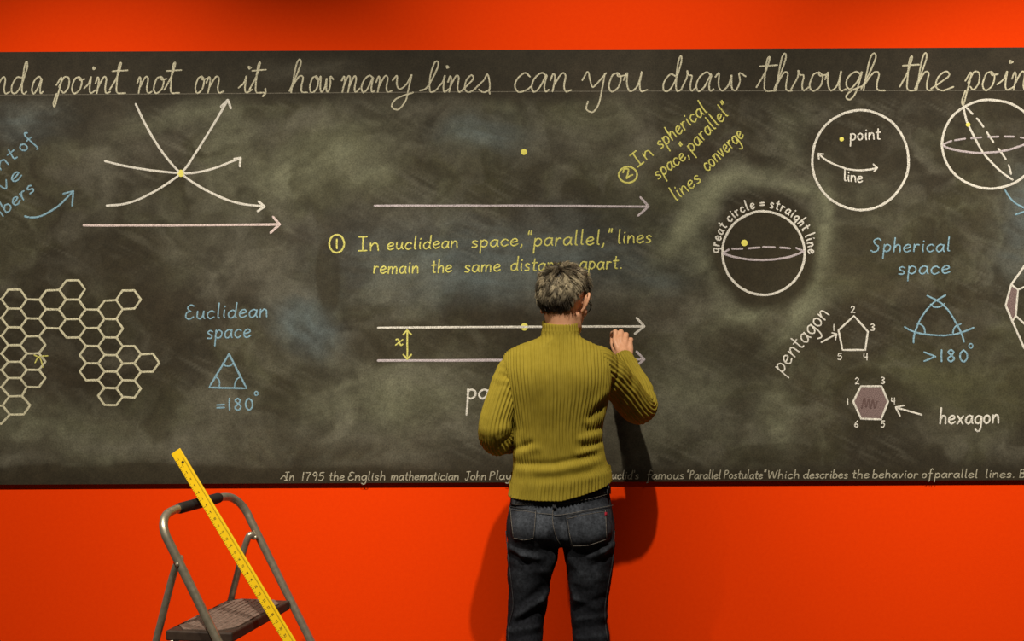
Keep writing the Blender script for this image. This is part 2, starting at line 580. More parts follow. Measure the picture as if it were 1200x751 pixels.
class Chalk:
    """collects chalk strokes (photo pixels, laid on the board) into one raised mesh"""
    lift = 0

    def __init__(self):
        self.g = Geo()
        Chalk.lift = (Chalk.lift + 1) % 7
        self.y = BY - 0.0006 - 0.00012 * Chalk.lift

    def to3(self, p):
        return PX(p[0], p[1], 4.0 + self.y)

    def stroke(self, pts, w=3.0, smooth=True, closed=False, jitter=0.10):
        pts = [np.array(p, float) for p in pts]
        if smooth and len(pts) > 2:
            c = catmull(pts, 6, closed)
            if closed:
                c.append(c[0])
        else:
            c = []
            q = pts + ([pts[0]] if closed else [])
            for i in range(len(q) - 1):
                m = max(2, int(np.linalg.norm(q[i + 1] - q[i]) / 5))
                c += [q[i] + (q[i + 1] - q[i]) * t for t in np.linspace(0, 1, m, endpoint=False)]
            c.append(q[-1])
        c = [c[0]] + [c[i] for i in range(1, len(c)) if np.linalg.norm(c[i] - c[i - 1]) > 0.05]
        if len(c) < 2:
            c = [c[0] - np.array((0.6, 0)), c[0] + np.array((0.6, 0))]
        n = len(c)
        T = []
        for i in range(n):
            if closed and (i == 0 or i == n - 1):
                t = c[1] - c[n - 2]
            else:
                t = c[min(n - 1, i + 1)] - c[max(0, i - 1)]
            l = np.linalg.norm(t)
            T.append(t / l if l > 1e-6 else np.array((1.0, 0)))
        vs, fs = [], []
        cc = [(c[0] - T[0] * w * 0.42, T[0], 0.45)] if not closed else []
        cc += [(c[i], T[i], 1.0) for i in range(n)]
        if not closed:
            cc += [(c[-1] + T[-1] * w * 0.42, T[-1], 0.45)]
        for (p, t, k) in cc:
            nn = np.array((-t[1], t[0]))
            hw = w * 0.5 * k * (1 + jitter * (random.random() * 2 - 1))
            p = p + nn * w * 0.05 * (random.random() * 2 - 1)
            A, Mi, B_ = self.to3(p + nn * hw), self.to3(p), self.to3(p - nn * hw)
            Mi.y -= 0.0006
            vs += [A, Mi, B_]
        for i in range(len(cc) - 1):
            j = i * 3
            fs += [(j, j + 1, j + 4, j + 3), (j + 1, j + 2, j + 5, j + 4)]
        self.g.add(vs, fs)
        return self

    def dot(self, x, y, r):
        n = 16
        vs = [self.to3((x + r * math.cos(2 * PI * k / n), y + r * math.sin(2 * PI * k / n))) for k in range(n)]
        ctr = self.to3((x, y))
        ctr.y -= 0.001
        vs.append(ctr)
        self.g.add(vs, [(k, (k + 1) % n, n) for k in range(n)])
        return self

    def fill(self, pts):
        vs = [self.to3(p) for p in pts]
        for v in vs:
            v.y += 0.0003
        self.g.add(vs, [tuple(range(len(vs)))])
        return self

    def arrow(self, pts, barbs, w=3.0):
        self.stroke(pts, w)
        tip = pts[-1]
        for b in barbs:
            self.stroke([b, tip], w, False)
        return self

    def ring(self, cx, cy, rx, ry, w=3.0, n=18, wob=0.0):
        pts = [(cx + rx * (1 + wob * (random.random() - .5)) * math.cos(2 * PI * k / n),
                cy + ry * (1 + wob * (random.random() - .5)) * math.sin(2 * PI * k / n)) for k in range(n)]
        return self.stroke(pts, w, True, True)

    def glyph(self, gl, ox, oy, ex, ey, w):
        """ox, oy = baseline start; ex = x unit vector (px), ey = up unit vector (px)"""
        for s in gl:
            pts = [(ox + ex[0] * p[0] + ey[0] * p[1], oy + ex[1] * p[0] + ey[1] * p[1]) for p in s]
            self.stroke(pts, w)

    def text(self, s, x0, y0, x1, y1, xh, w=2.0, slant=0.0, font=None, asc=None, space=0.7, gap=0.22):
        font = font or PRINT
        total = 0
        adv = []
        for ch in s:
            a = space if ch == ' ' else font[ch][0] + gap
            adv.append(a)
            total += a
        total -= gap if s[-1] != ' ' else 0
        L = math.hypot(x1 - x0, y1 - y0)
        dx, dy = (x1 - x0) / L, (y1 - y0) / L
        sc = L / total
        t = 0
        up = (dy * xh, -dx * xh)
        for ch, a in zip(s, adv):
            if ch != ' ':
                ex = (dx * sc, dy * sc)
                ey = (up[0] + dx * xh * slant, up[1] + dy * xh * slant)
                jy = (random.random() - .5) * xh * 0.08
                self.glyph(font[ch][1], x0 + dx * sc * t, y0 + dy * sc * t + jy, ex, ey, w)
            t += a
        return self

    def arc_text(self, s, cx, cy, rx, ry, a0, a1, xh, w=2.0, space=0.55, gap=0.3):
        adv = [space if ch == ' ' else PRINT[ch][0] + gap for ch in s]
        total = sum(adv)
        t = 0
        for ch, a in zip(s, adv):
            if ch != ' ':
                an = math.radians(a0 + (a1 - a0) * (t + a / 2) / total)
                px, py = cx + rx * math.cos(an), cy - ry * math.sin(an)
                tx, ty = math.sin(an), math.cos(an)
                hw = PRINT[ch][0] / 2
                self.glyph(PRINT[ch][1], px - tx * hw * xh * .95, py - ty * hw * xh * .95, (tx * xh * .95, ty * xh * .95),
                           (ty * xh, -tx * xh), w)
            t += a
        return self

    def done(self, name, material, label=None):
        o = mesh(name, self.g.v, self.g.f, material, board, True)
        if label:
            o['label'] = label
        return o


# single-stroke lettering: width, strokes (x height = 1, baseline = 0)
PRINT = {
    'a': (0.9, [[(.8, .85), (.5, 1), (.15, .75), (.08, .3), (.32, 0), (.62, .18), (.8, .7), (.83, 1), (.8, .3), (.92, .02)]]),
    'b': (0.85, [[(.12, 1.95), (.1, .9), (.1, .05)], [(.1, .6), (.4, 1), (.76, .75), (.76, .25), (.42, 0), (.1, .15)]]),
    'c': (0.8, [[(.78, .82), (.5, 1), (.15, .75), (.1, .3), (.4, 0), (.8, .2)]]),
    'd': (0.95, [[(.8, .82), (.5, 1), (.12, .7), (.12, .25), (.4, 0), (.74, .3), (.84, .8)], [(.88, 1.95), (.84, 1), (.82, .3), (.95, .02)]]),
    'e': (0.85, [[(.12, .48), (.5, .55), (.78, .72), (.62, .98), (.35, .95), (.1, .6), (.16, .18), (.45, 0), (.85, .22)]]),
    'f': (0.75, [[(.8, 1.8), (.58, 1.98), (.4, 1.6), (.38, .8), (.38, -.6), (.2, -.8)], [(.1, .95), (.72, 1)]]),
    'g': (0.85, [[(.8, .85), (.5, 1), (.12, .72), (.12, .28), (.4, .02), (.72, .3), (.82, .95), (.82, -.4), (.55, -.9), (.15, -.7)]]),
    'h': (0.85, [[(.14, 1.95), (.12, 1), (.12, .02)], [(.12, .5), (.4, .98), (.7, .88), (.76, .45), (.78, .02)]]),
    'i': (0.35, [[(.2, 1), (.18, .4), (.26, .03)], [(.2, 1.42), (.24, 1.5)]]),
    'j': (0.5, [[(.4, 1), (.4, -.5), (.1, -.8)], [(.4, 1.4), (.42, 1.5)]]),
    'l': (0.4, [[(.2, 1.95), (.18, .9), (.2, .15), (.36, .03)]]),
    'm': (1.3, [[(.1, 1), (.1, .02)], [(.1, .55), (.35, .97), (.6, .8), (.62, .02)], [(.62, .55), (.9, .97), (1.14, .8), (1.18, .02)]]),
    'n': (0.85, [[(.1, 1), (.1, .02)], [(.1, .5), (.42, .98), (.7, .85), (.76, .4), (.8, .02)]]),
    'o': (0.85, [[(.45, 1), (.14, .78), (.1, .3), (.4, 0), (.74, .25), (.74, .75), (.45, 1)]]),
    'p': (0.85, [[(.12, 1.0), (.1, .2), (.08, -.9)], [(.1, .6), (.4, 1), (.76, .76), (.74, .28), (.42, .02), (.1, .2)]]),
    'r': (0.65, [[(.12, 1), (.12, .02)], [(.12, .5), (.35, .95), (.64, .92)]]),
    's': (0.7, [[(.64, .85), (.38, 1), (.12, .78), (.32, .54), (.6, .35), (.5, .06), (.1, .08)]]),
    't': (0.65, [[(.34, 1.65), (.32, .9), (.34, .15), (.6, .05)], [(.04, 1.08), (.66, 1.12)]]),
    'u': (0.9, [[(.12, 1), (.12, .3), (.36, .01), (.66, .25), (.78, .98)], [(.78, 1), (.78, .3), (.92, .02)]]),
    'v': (0.8, [[(.08, 1), (.38, .02), (.74, 1)]]),
    'w': (1.2, [[(.08, 1), (.3, .03), (.6, .85), (.86, .03), (1.14, 1)]]),
    'x': (0.8, [[(.08, 1), (.74, .02)], [(.74, 1), (.06, .02)]]),
    'y': (0.85, [[(.1, 1), (.2, .35), (.45, .15), (.74, .5)], [(.78, 1), (.74, .1), (.55, -.75), (.15, -.7)]]),
    'z': (0.8, [[(.1, 1), (.72, 1), (.1, .02), (.76, .02)]]),
    'I': (0.8, [[(.42, 1.8), (.4, .9), (.4, .02)], [(.06, 1.8), (.78, 1.84)], [(.04, 0), (.76, .04)]]),
    'E': (1.0, [[(.9, 1.7), (.55, 1.85), (.25, 1.5), (.5, 1.08), (.62, 1.05)], [(.6, 1.05), (.2, .85), (.15, .3), (.5, 0), (.95, .3)]]),
    'S': (1.1, [[(1.02, 1.6), (.7, 1.85), (.3, 1.6), (.4, 1.15), (.8, .75), (.75, .2), (.35, 0), (.05, .2)]]),
    'J': (0.8, [[(.1, 1.75), (.8, 1.8)], [(.5, 1.78), (.5, .3), (.25, -.2), (.02, .2)]]),
    'P': (0.9, [[(.15, 1.8), (.12, .02)], [(.14, 1.7), (.6, 1.8), (.82, 1.4), (.55, 1.0), (.14, .95)]]),
    'W': (1.5, [[(.06, 1.8), (.35, .05), (.72, 1.5), (1.1, .05), (1.45, 1.8)]]),
    'B': (0.95, [[(.15, 1.8), (.12, .02)], [(.14, 1.75), (.65, 1.75), (.7, 1.15), (.2, 1.0), (.8, .8), (.75, .12), (.12, .02)]]),
    '1': (0.35, [[(.2, 1.8), (.18, .9), (.2, .02)]]),
    '2': (0.8, [[(.1, 1.4), (.4, 1.8), (.72, 1.4), (.45, .7), (.08, .05), (.4, .12), (.8, .03)]]),
    '3': (0.8, [[(.1, 1.65), (.45, 1.8), (.72, 1.4), (.35, .98), (.75, .6), (.6, .08), (.08, .1)]]),
    '4': (0.85, [[(.12, 1.8), (.1, .9), (.4, .82), (.8, .9)], [(.72, 1.8), (.7, .9), (.7, .02)]]),
    '5': (0.8, [[(.75, 1.8), (.2, 1.75)], [(.2, 1.75), (.14, 1.05), (.5, 1.12), (.76, .7), (.5, .03), (.08, .15)]]),
    '6': (0.8, [[(.66, 1.8), (.25, 1.1), (.1, .4), (.42, 0), (.74, .4), (.45, .85), (.16, .55)]]),
    '7': (0.8, [[(.06, 1.75), (.76, 1.78)], [(.76, 1.78), (.45, .9), (.35, .02)]]),
    '8': (0.85, [[(.7, 1.5), (.42, 1.8), (.16, 1.45), (.45, 1.0), (.74, .5), (.42, .0), (.12, .45), (.5, 1.0), (.7, 1.5)]]),
    '9': (0.8, [[(.72, 1.4), (.4, 1.8), (.12, 1.35), (.4, .95), (.72, 1.4), (.7, .8), (.6, .02)]]),
    '0': (0.9, [[(.45, 1.8), (.15, 1.3), (.14, .5), (.45, .0), (.78, .5), (.76, 1.3), (.45, 1.8)]]),
    ',': (0.35, [[(.22, .12), (.18, -.15), (.05, -.4)]]),
    '.': (0.35, [[(.15, .05), (.22, .1)]]),
    '"': (0.5, [[(.14, 2.0), (.1, 1.55)], [(.38, 2.0), (.34, 1.55)]]),
    "'": (0.25, [[(.14, 1.95), (.1, 1.55)]]),
    '=': (0.9, [[(.08, .85), (.85, .88)], [(.08, .4), (.85, .44)]]),
    '>': (1.2, [[(.05, 1.5), (.6, 1.15), (1.15, .8)], [(1.15, .8), (.6, .45), (.05, .1)]]),
}

# joined-up hand of the heading
CURS = {
    'a': (1.0, [[(.82, .8), (.55, 1), (.2, .75), (.06, .3), (.22, 0), (.5, .25), (.8, .9), (.74, .3), (.84, .02), (1.0, .12)]]),
    'c': (0.95, [[(.92, .8), (.6, 1), (.2, .7), (.08, .3), (.35, 0), (.8, .12), (1.05, .3)]]),
    'd': (1.0, [[(.62, .95), (.3, .95), (.06, .5), (.1, .08), (.36, .06), (.62, .5), (.86, 1.4), (.86, 1.82), (.74, 1.75), (.68, 1.0), (.7, .2), (.84, .0), (1.0, .12)]]),
    'e': (0.95, [[(.0, .1), (.4, .45), (.72, .8), (.55, 1.0), (.25, .7), (.2, .2), (.5, 0), (.95, .2)]]),
    'g': (1.0, [[(.85, .85), (.55, 1), (.15, .7), (.1, .3), (.35, .1), (.7, .5), (.9, 1), (.7, .0), (.4, -.45), (.15, -.3), (.4, -.0), (1.0, .25)]]),
    'h': (1.0, [[(.0, .1), (.3, 1.0), (.48, 1.75), (.36, 1.95), (.22, 1.5), (.1, .02)], [(.1, .3), (.45, .95), (.68, .9), (.64, .4), (.7, .05), (1.0, .02)]]),
    'i': (0.8, [[(.0, .3), (.3, .6), (.42, 1), (.4, .3), (.52, .02), (.85, .2)], [(.62, 1.5), (.5, 1.55), (.54, 1.42), (.66, 1.48)]]),
    'l': (0.9, [[(-.1, .1), (.3, .3), (.75, 1.3), (.8, 1.75), (.6, 1.75), (.42, 1.0), (.46, .15), (.66, .02), (.95, .25)]]),
    'm': (1.3, [[(.0, .7), (.12, .95), (.2, .7), (.12, .02)], [(.14, .3), (.4, .95), (.55, .8), (.5, .02)], [(.52, .3), (.8, .95), (.95, .8), (.9, .3), (1.0, .02), (1.25, .25)]]),
    'n': (1.0, [[(-.02, .6), (.1, .95), (.2, .7), (.14, .02)], [(.16, .3), (.5, .95), (.7, .85), (.68, .3), (.8, .02), (1.05, .1)]]),
    'o': (0.95, [[(.55, .98), (.25, .85), (.1, .3), (.32, 0), (.7, .25), (.78, .75), (.55, .98), (.62, .8), (.98, .85)]]),
    'p': (1.0, [[(-.05, .5), (.25, .95), (.26, .6), (.1, -.2), (-.02, -.75), (-.14, -.55), (.02, .0)], [(.14, .4), (.45, .95), (.8, .9), (.84, .4), (.55, .05), (.3, .2)]]),
    'r': (0.9, [[(.0, .1), (.3, .75), (.28, 1.08), (.42, .85), (.62, .8), (.58, .3), (.7, .03), (.95, .2)]]),
    's': (0.85, [[(.0, .2), (.4, .7), (.55, 1.05), (.7, .6), (.72, .15), (.45, .0), (.2, .15)]]),
    't': (0.9, [[(.0, .2), (.35, 1.0), (.5, 1.75), (.38, 1.6), (.36, .6), (.44, .05), (.9, .02)], [(.05, 1.3), (.9, 1.36)]]),
    'u': (1.05, [[(.02, .6), (.14, .98), (.18, .4), (.36, .02), (.65, .3), (.78, 1.05), (.74, .4), (.84, .02), (1.1, .1)]]),
    'w': (1.3, [[(.02, .75), (.16, .95), (.2, .3), (.38, .03), (.62, .35), (.7, .85), (.76, .2), (.95, .05), (1.08, .5), (1.02, .95), (1.3, .78)]]),
    'y': (1.0, [[(.02, .7), (.2, .98), (.24, .45), (.4, .2), (.68, .5), (.86, 1.05), (.78, .2), (.7, -.5), (.4, -1.0), (.1, -.8), (.3, -.35), (1.0, .0)]]),
    'Y': (1.0, [[(.0, .6), (.2, 1.05), (.34, .6), (.48, .25), (.7, .5), (1.0, .98)], [(.95, .95), (.9, .2), (.82, -.6), (.6, -1.05), (.3, -.9), (.34, -.5)]]),
    'D': (1.0, [[(.75, .75), (.4, .9), (.1, .5), (.12, .08), (.4, .06), (.7, .6), (.9, 1.5), (.86, 1.85), (.74, 1.5), (.74, .4), (.84, .02), (1.05, .1)]]),
}



def word(m, s, *args, **kw):
    c = Chalk()
    c.text(s, *args, **kw)
    colour = {'yellow_chalk': 'yellow', 'blue_chalk': 'blue', 'white_chalk': 'white', 'thin_white_chalk': 'small white'}[m.name]
    return c.done('chalk_word', m, 'the word %s in %s chalk' % (s.strip('",.'), colour))


def heading():
    L = [('n', -8, 10), ('d', 12, 31), ('a', 36, 50), ('p', 66, 82), ('o', 82, 97), ('i', 98, 111), ('n', 111, 128), ('t', 128, 147),
         ('n', 160, 177), ('o', 178, 193), ('t', 192, 210), ('o', 227, 240), ('n', 241, 261), ('i', 279, 294), ('t', 292, 309),
         ('h', 339, 360), ('o', 361, 374), ('w', 372, 389), ('m', 399, 422), ('a', 422, 439), ('n', 440, 458), ('y', 458, 484),
         ('l', 494, 512), ('i', 513, 525), ('n', 524, 541), ('e', 541, 557), ('s', 556, 576),
         ('c', 601, 620), ('a', 621, 643), ('n', 644, 668), ('Y', 681, 708), ('o', 711, 729), ('u', 729, 757),
         ('D', 775, 797), ('r', 798, 814), ('a', 814, 836), ('w', 836, 872), ('t', 886, 908), ('h', 907, 928), ('r', 927, 946),
         ('o', 946, 966), ('u', 965, 990), ('g', 989, 1010), ('h', 1009, 1037), ('t', 1054, 1074), ('h', 1072, 1093), ('e', 1091, 1117),
         ('p', 1131, 1149), ('o', 1149, 1167), ('i', 1168, 1187), ('n', 1185, 1205)]
    words = [[]]
    for q in L:
        if words[-1] and q[1] - words[-1][-1][2] > 2.5 or q in (L[2], L[48], L[38]):
            words.append([])
        words[-1].append(q)
    for wd in words:
        c = Chalk()
        for ch, x0, x1 in wd:
            letter(c, ch, x0, x1)
        txt = ''.join(q[0] for q in wd).lower()
        c.done('chalk_word', C_CREAM, 'the handwritten letters %s of the large heading' % txt)
    c = Chalk()
    c.stroke([(311, 104), (311, 109), (308, 113)], 2.2)
    c.done('chalk_comma', C_CREAM)
    c = Chalk()
    c.stroke([(573, 106), (574, 110)], 1.8)
    c.done('chalk_comma', C_CREAM)
    c = Chalk()
    c.stroke([(0, 111.5), (300, 109.5), (600, 107.5), (900, 106.5), (1200, 106)], 1.1)
    c.done('chalk_guide_line', C_FAINT, 'faint ruled chalk line under the heading')


def letter(c, ch, x0, x1):
    if True:
        w = CURS[ch][0]
        y = 110.0 - 4.2 * x0 / 1200
        xh = 20.0 if x0 < 590 else 22.5
        s = (x1 - x0) / w
        c.glyph(CURS[ch][1], x0, y, (s, 0), (xh * 0.10, -xh), 1.85)

heading()


def drawings():
    # left: three curves through one point
    c = Chalk()
    c.arrow([(159, 122), (171, 147), (190, 178), (212, 203), (240, 222), (275, 237), (310, 242)], [(303, 236), (302, 247.5)], 2.6)
    c.arrow([(125, 241), (150, 238), (180, 225), (212, 203), (230, 178), (252, 143), (267, 117)], [(259, 125), (270.5, 127)], 2.6)
    c.arrow([(123, 189), (160, 197), (212, 203), (245, 199), (282, 185)], [(274.5, 186), (281, 195)], 2.6)
    c.done('chalk_curve_diagram', C_WHITE, 'three white curved arrows crossing at one point')
    Chalk().dot(212, 203, 4.2).done('chalk_dot', C_DOT, 'yellow chalk dot where the curved arrows cross')
    Chalk().arrow([(98, 264), (200, 264), (328, 263)], [(320, 254), (317, 272.6)], 2.8).done('chalk_arrow', C_PINK, 'long pinkish arrow below the crossing curves')
    # centre
    Chalk().dot(614, 178, 3.6).done('chalk_dot', C_DOT, 'lone yellow chalk dot above the long arrow')
    Chalk().arrow([(439, 241), (600, 241), (760, 242)], [(750.5, 231), (748, 252.6)], 2.6).done('chalk_arrow', C_MAUVE, 'long mauve arrow under the lone yellow dot')
    Chalk().arrow([(443, 384), (600, 383), (755, 382.5)], [(746, 372.5), (744, 391)], 2.6).done('chalk_arrow', C_WHITE, 'white arrow behind the head, through a yellow dot')
    Chalk().dot(614.5, 383, 4.4).done('chalk_dot', C_DOT, 'yellow chalk dot on the arrow beside the head')
    Chalk().arrow([(443, 422.5), (600, 422), (755, 421)], [(746, 412), (745, 429.5)], 2.8).done('chalk_arrow', C_MAUVE, 'lower mauve parallel arrow behind the back')
    c = Chalk()
    c.stroke([(477.3, 388), (477.3, 420)], 2.0)
    for b in ((472.5, 392), (482, 392)):
        c.stroke([b, (477.3, 387)], 2.0, False)
    for b in ((472.5, 415.5), (482, 415.5)):
        c.stroke([b, (477.3, 421)], 2.0, False)
    c.stroke([(464, 398), (466.5, 397.5), (468, 401), (469.5, 404.5), (472, 403.5)], 1.7)
    c.stroke([(472, 398), (468, 401), (463.5, 404.5)], 1.7)
    c.done('chalk_measure_arrow', C_YELLOW, 'yellow double-headed arrow marked x between the parallel lines')
    # yellow notes
    c = Chalk()
    c.ring(394.6, 285.6, 8.6, 10.6, 2.1, 12, .05)
    c.text('1', 393.2, 291, 396, 291, 6, 2.0)
    word(C_YELLOW, 'In', 420, 294, 444, 294, 9, 1.65)
    word(C_YELLOW, 'euclidean', 453, 292.5, 536, 290.5, 8, 1.65, .12)
    word(C_YELLOW, 'space,', 552, 290, 613, 287.5, 8, 1.65, .1)
    word(C_YELLOW, '"parallel,"', 617, 288.5, 717, 286, 9, 1.65, .12)
    word(C_YELLOW, 'lines', 723, 285.5, 763, 284, 8.5, 1.65, .12)
    word(C_YELLOW, 'remain', 437, 320.5, 490, 320, 8, 1.65, .1)
    word(C_YELLOW, 'the', 505, 319.5, 529, 319, 8, 1.65, .1)
    word(C_YELLOW, 'same', 544, 319, 586, 318, 8, 1.65, .1)
    word(C_YELLOW, 'distance', 598, 317.5, 668, 316.5, 8.5, 1.65, .1)
    word(C_YELLOW, 'apart.', 679, 315.5, 729, 315, 8.5, 1.65, .1)
    c.done('chalk_numeral', C_YELLOW, 'yellow numeral one in a circle')
    c = Chalk()
    c.ring(736, 204.7, 10.8, 9.2, 2.1, 12, .05)
    c.text('2', 733.5, 210, 741.5, 205, 6, 1.9)
    word(C_YELLOW, 'In', 747, 196, 766, 182, 9, 1.65)
    word(C_YELLOW, 'spherical', 774, 175.5, 829, 131, 9, 1.65, .1)
    word(C_YELLOW, 'space,', 771, 210.5, 808, 183, 8.5, 1.65, .1)
    word(C_YELLOW, '"parallel"', 806, 183, 858, 131, 9, 1.65, .1)
    word(C_YELLOW, 'lines', 792, 236, 822, 212, 9, 1.65, .1)
    word(C_YELLOW, 'converge', 829, 201.5, 872, 160, 9, 1.65, .1)
    c.done('chalk_numeral', C_YELLOW, 'yellow numeral two in a circle')
    # great circle sphere
    c = Chalk()
    c.ring(894.7, 296.5, 48.2, 48.8, 2.8, 22, .012)
    c.arc_text('great circle = straight line', 894.7, 296.5, 52.5, 53.5, 181, -2, 6.2, 1.7)
    c.done('chalk_sphere_diagram', C_WHITE, 'white circle with curved words great circle = straight line')
    c = Chalk()
    c.stroke([(847, 297), (860, 301), (878, 304), (895, 304.6), (915, 303), (930, 299.5), (942, 294.5)], 2.5)
    for a, b in (((847, 296.5), (854, 292.5)), ((858, 291.5), (870, 291.5)), ((877, 291), (890, 289.8)), ((894, 289.4), (908, 289.6)),
                 ((914, 290), (926, 291)), ((933, 290.5), (941, 294))):
        c.stroke([a, b], 2.3)
    c.done('chalk_ellipse', C_MAUVE, 'mauve half-dashed equator inside the lettered circle')
    Chalk().dot(872.3, 284.6, 3.8).done('chalk_dot', C_DOT, 'yellow chalk dot inside the lettered circle')
    # circle with point and line
    c = Chalk()
    c.ring(1008.2, 187.6, 56.5, 58.4, 2.8, 22, .015)
    c.stroke([(959, 180), (968, 187.5), (980, 193.5), (993, 198), (1006, 199.5), (1018, 198.8), (1028, 196.7)], 2.2)
    for a, b in (((959, 180), (965, 180.5)), ((959, 180), (959.5, 186)), ((1028, 196.7), (1023.5, 192.5)), ((1028, 196.7), (1024.5, 200.5))):
        c.stroke([a, b], 1.9, False)
    word(C_WHITE, 'point', 996, 164.5, 1031.5, 163, 7.5, 1.7, .05)
    word(C_WHITE, 'line', 988.5, 212, 1010.5, 213.5, 7, 1.7, -.05)
    c.done('chalk_circle_diagram', C_WHITE, 'white circle holding a dot and a curved line')
    Chalk().dot(986.3, 163, 2.6).done('chalk_dot', C_DOT, 'yellow chalk dot beside the word point')
    # sphere at the right edge
    c = Chalk()
    c.ring(1161, 169, 57, 52, 2.8, 22, .012)
    c.stroke([(1129, 125), (1131.5, 137), (1135, 147), (1152, 178.6), (1172, 200), (1186.5, 210.5)], 2.4)
    pts = catmull([(1131, 124.5), (1148, 142.6), (1162.5, 164), (1180, 189), (1186.5, 210)], 10)
    for k in range(0, 38, 8):
        c.stroke([tuple(q) for q in pts[k:k + 6]], 2.2)
    c.done('chalk_sphere_diagram', C_WHITE, 'white circle with tilted great circle at the right edge')
    c = Chalk()
    c.stroke([(1105, 170.6), (1113, 174), (1126.5, 177), (1143, 179), (1156, 179), (1172, 177.5), (1187, 174), (1203, 168.5), (1216, 164)], 2.5)
    for a, b in (((1106, 169), (1115, 165)), ((1119, 164.5), (1131, 162.5)), ((1138, 162), (1150, 161)), ((1158, 160.5), (1170, 160)), ((1177, 160), (1188, 160)), ((1196, 161), (1208, 163))):
        c.stroke([a, b], 2.2)
    c.done('chalk_ellipse', C_MAUVE, 'mauve equator of the circle at the right edge')
    Chalk().dot(1134.5, 146, 2.6).done('chalk_dot', C_DOT, 'yellow chalk dot on the tilted great circle')
    c = Chalk()
    c.stroke([(1178, 223), (1183, 231), (1190, 238), (1201, 244)], 2.0)
    c.stroke([(1190, 251.5), (1202, 247.5)], 2.0)
    c.done('chalk_blue_mark', C_BLUE, 'blue chalk strokes at the right edge')
    # spherical space
    c = Chalk()
    word(C_BLUE, 'Spherical', 1020, 295.5, 1113, 294.5, 8.5, 1.65, .1)
    word(C_BLUE, 'space', 1052, 321.5, 1113, 320.5, 9, 1.65, .08)
    c.stroke([(1070.5, 401.5), (1071, 394), (1073.5, 386), (1078, 375), (1086, 363), (1096, 353), (1108, 346)], 2.0)
    c.stroke([(1086.5, 346.5), (1096, 351), (1105, 357), (1113, 366), (1119, 376), (1126, 389), (1129.7, 400.5)], 2.0)
    c.stroke([(1060, 383), (1068, 387.5), (1080, 391), (1100, 393), (1115, 392.3), (1127, 389.5), (1141, 384)], 2.0)
    c.stroke([(1090.5, 356.6), (1094, 359.5), (1099, 360), (1103, 358.8), (1106.5, 356)], 1.8)
    c.stroke([(1075, 379), (1079.5, 380.5), (1083, 384.5), (1084, 390.7)], 1.8)
    c.stroke([(1116.8, 391), (1117.5, 386), (1120.5, 382), (1126, 379.7)], 1.8)
    c.text('>180', 1082.5, 424, 1134.5, 424, 7.6, 2.0, 0, gap=.35)
    c.ring(1137.7, 405.3, 2.2, 2.6, 1.5, 8)
    c.done('chalk_triangle_diagram', C_BLUE, 'blue bulging triangle with marked corners')
    # euclidean space
    c = Chalk()
    word(C_BLUE, 'Euclidean', 216, 374, 313, 371, 9, 1.65, .12)
    word(C_BLUE, 'space', 242, 397, 293.5, 395, 9.5, 1.65, .1)
    c.stroke([(268.4, 414.8), (289, 455), (245, 454), (268.4, 414.8)], 2.2, False)
    c.stroke([(261, 425.5), (264, 428.5), (267.5, 429), (270.5, 428.3), (273.5, 425.5)], 1.6)
    c.stroke([(252, 441.5), (255.5, 443.5), (257.3, 448), (257, 454)], 1.6)
    c.stroke([(281, 442), (277.5, 444.5), (275.5, 449), (274.5, 454.4)], 1.6)
    c.text('=180', 253.5, 481, 297, 480, 7.6, 1.9, 0, gap=.3)
    c.ring(300.3, 461, 2.0, 2.3, 1.4, 8)
    c.done('chalk_triangle_diagram', C_BLUE, 'blue straight triangle with marked corners')
    # blue text cut by the left edge
    c = Chalk()
    word(C_BLUE, 'ent', -13, 210, 21, 184, 8.5, 1.8, .1)
    word(C_BLUE, 'of', 27, 178.5, 43, 167, 8.5, 1.8, -.2)
    word(C_BLUE, 'tive', -16, 239, 26, 207, 8.5, 1.8, .1)
    word(C_BLUE, 'mbers', -7, 262, 41, 223, 8.5, 1.8, .1)
    c.stroke([(29, 253.5), (38, 254.8), (48, 253), (60, 247), (71, 239), (80, 230), (85.8, 224.5)], 2.2)
    c.stroke([(74, 227), (86, 224)], 2.0, False)
    c.stroke([(84.5, 241), (86, 224)], 2.0, False)
    c.done('chalk_arrow', C_BLUE, 'curved blue arrow at the left edge')
    # pentagon
    c = Chalk()
    c.stroke([(1000.7, 370), (1017, 388.5), (1014, 410), (987.4, 410), (982.6, 387)], 2.2, False, True)
    for s, x, y in (('1', 976.3, 387.5), ('2', 996.8, 366.5), ('3', 1020, 387.5), ('4', 1011.8, 422), ('5', 981.5, 421.5)):
        c.text(s, x, y, x + (1.6 if s == '1' else 5), y, 4.2, 1.2)
    c.stroke([(962.6, 401), (971, 396.5), (980.5, 391.3)], 1.9)
    c.stroke([(975, 390), (980.5, 391.3)], 1.7, False)
    c.stroke([(979, 398), (980.5, 391.3)], 1.7, False)
    word(C_WHITE, 'pentagon', 916.5, 437, 972, 368.5, 10.5, 1.65, 0)
    c.done('chalk_pentagon_diagram', C_WHITE, 'white pentagon with numbered corners')
    # hexagon
    hx = [(1009, 452.5), (1033, 452.5), (1040.7, 470.6), (1032.7, 491.4), (1009, 490.6), (1000, 470.6)]
    Chalk().fill(hx).done('chalk_shading', C_FILL, 'dull mauve chalk shading inside the hexagon')
    c = Chalk()
    c.stroke([(1010, 478), (1013, 466), (1015, 477), (1018, 467), (1020, 479), (1023, 468), (1025, 478), (1028, 470)], 1.6)
    c.done('chalk_scribble', mat('dark_scribble', (0.11, 0.07, 0.065), 0.95, 0.05), 'dark scribble inside the hexagon')
    c = Chalk()
    c.stroke(hx, 2.3, False, True)
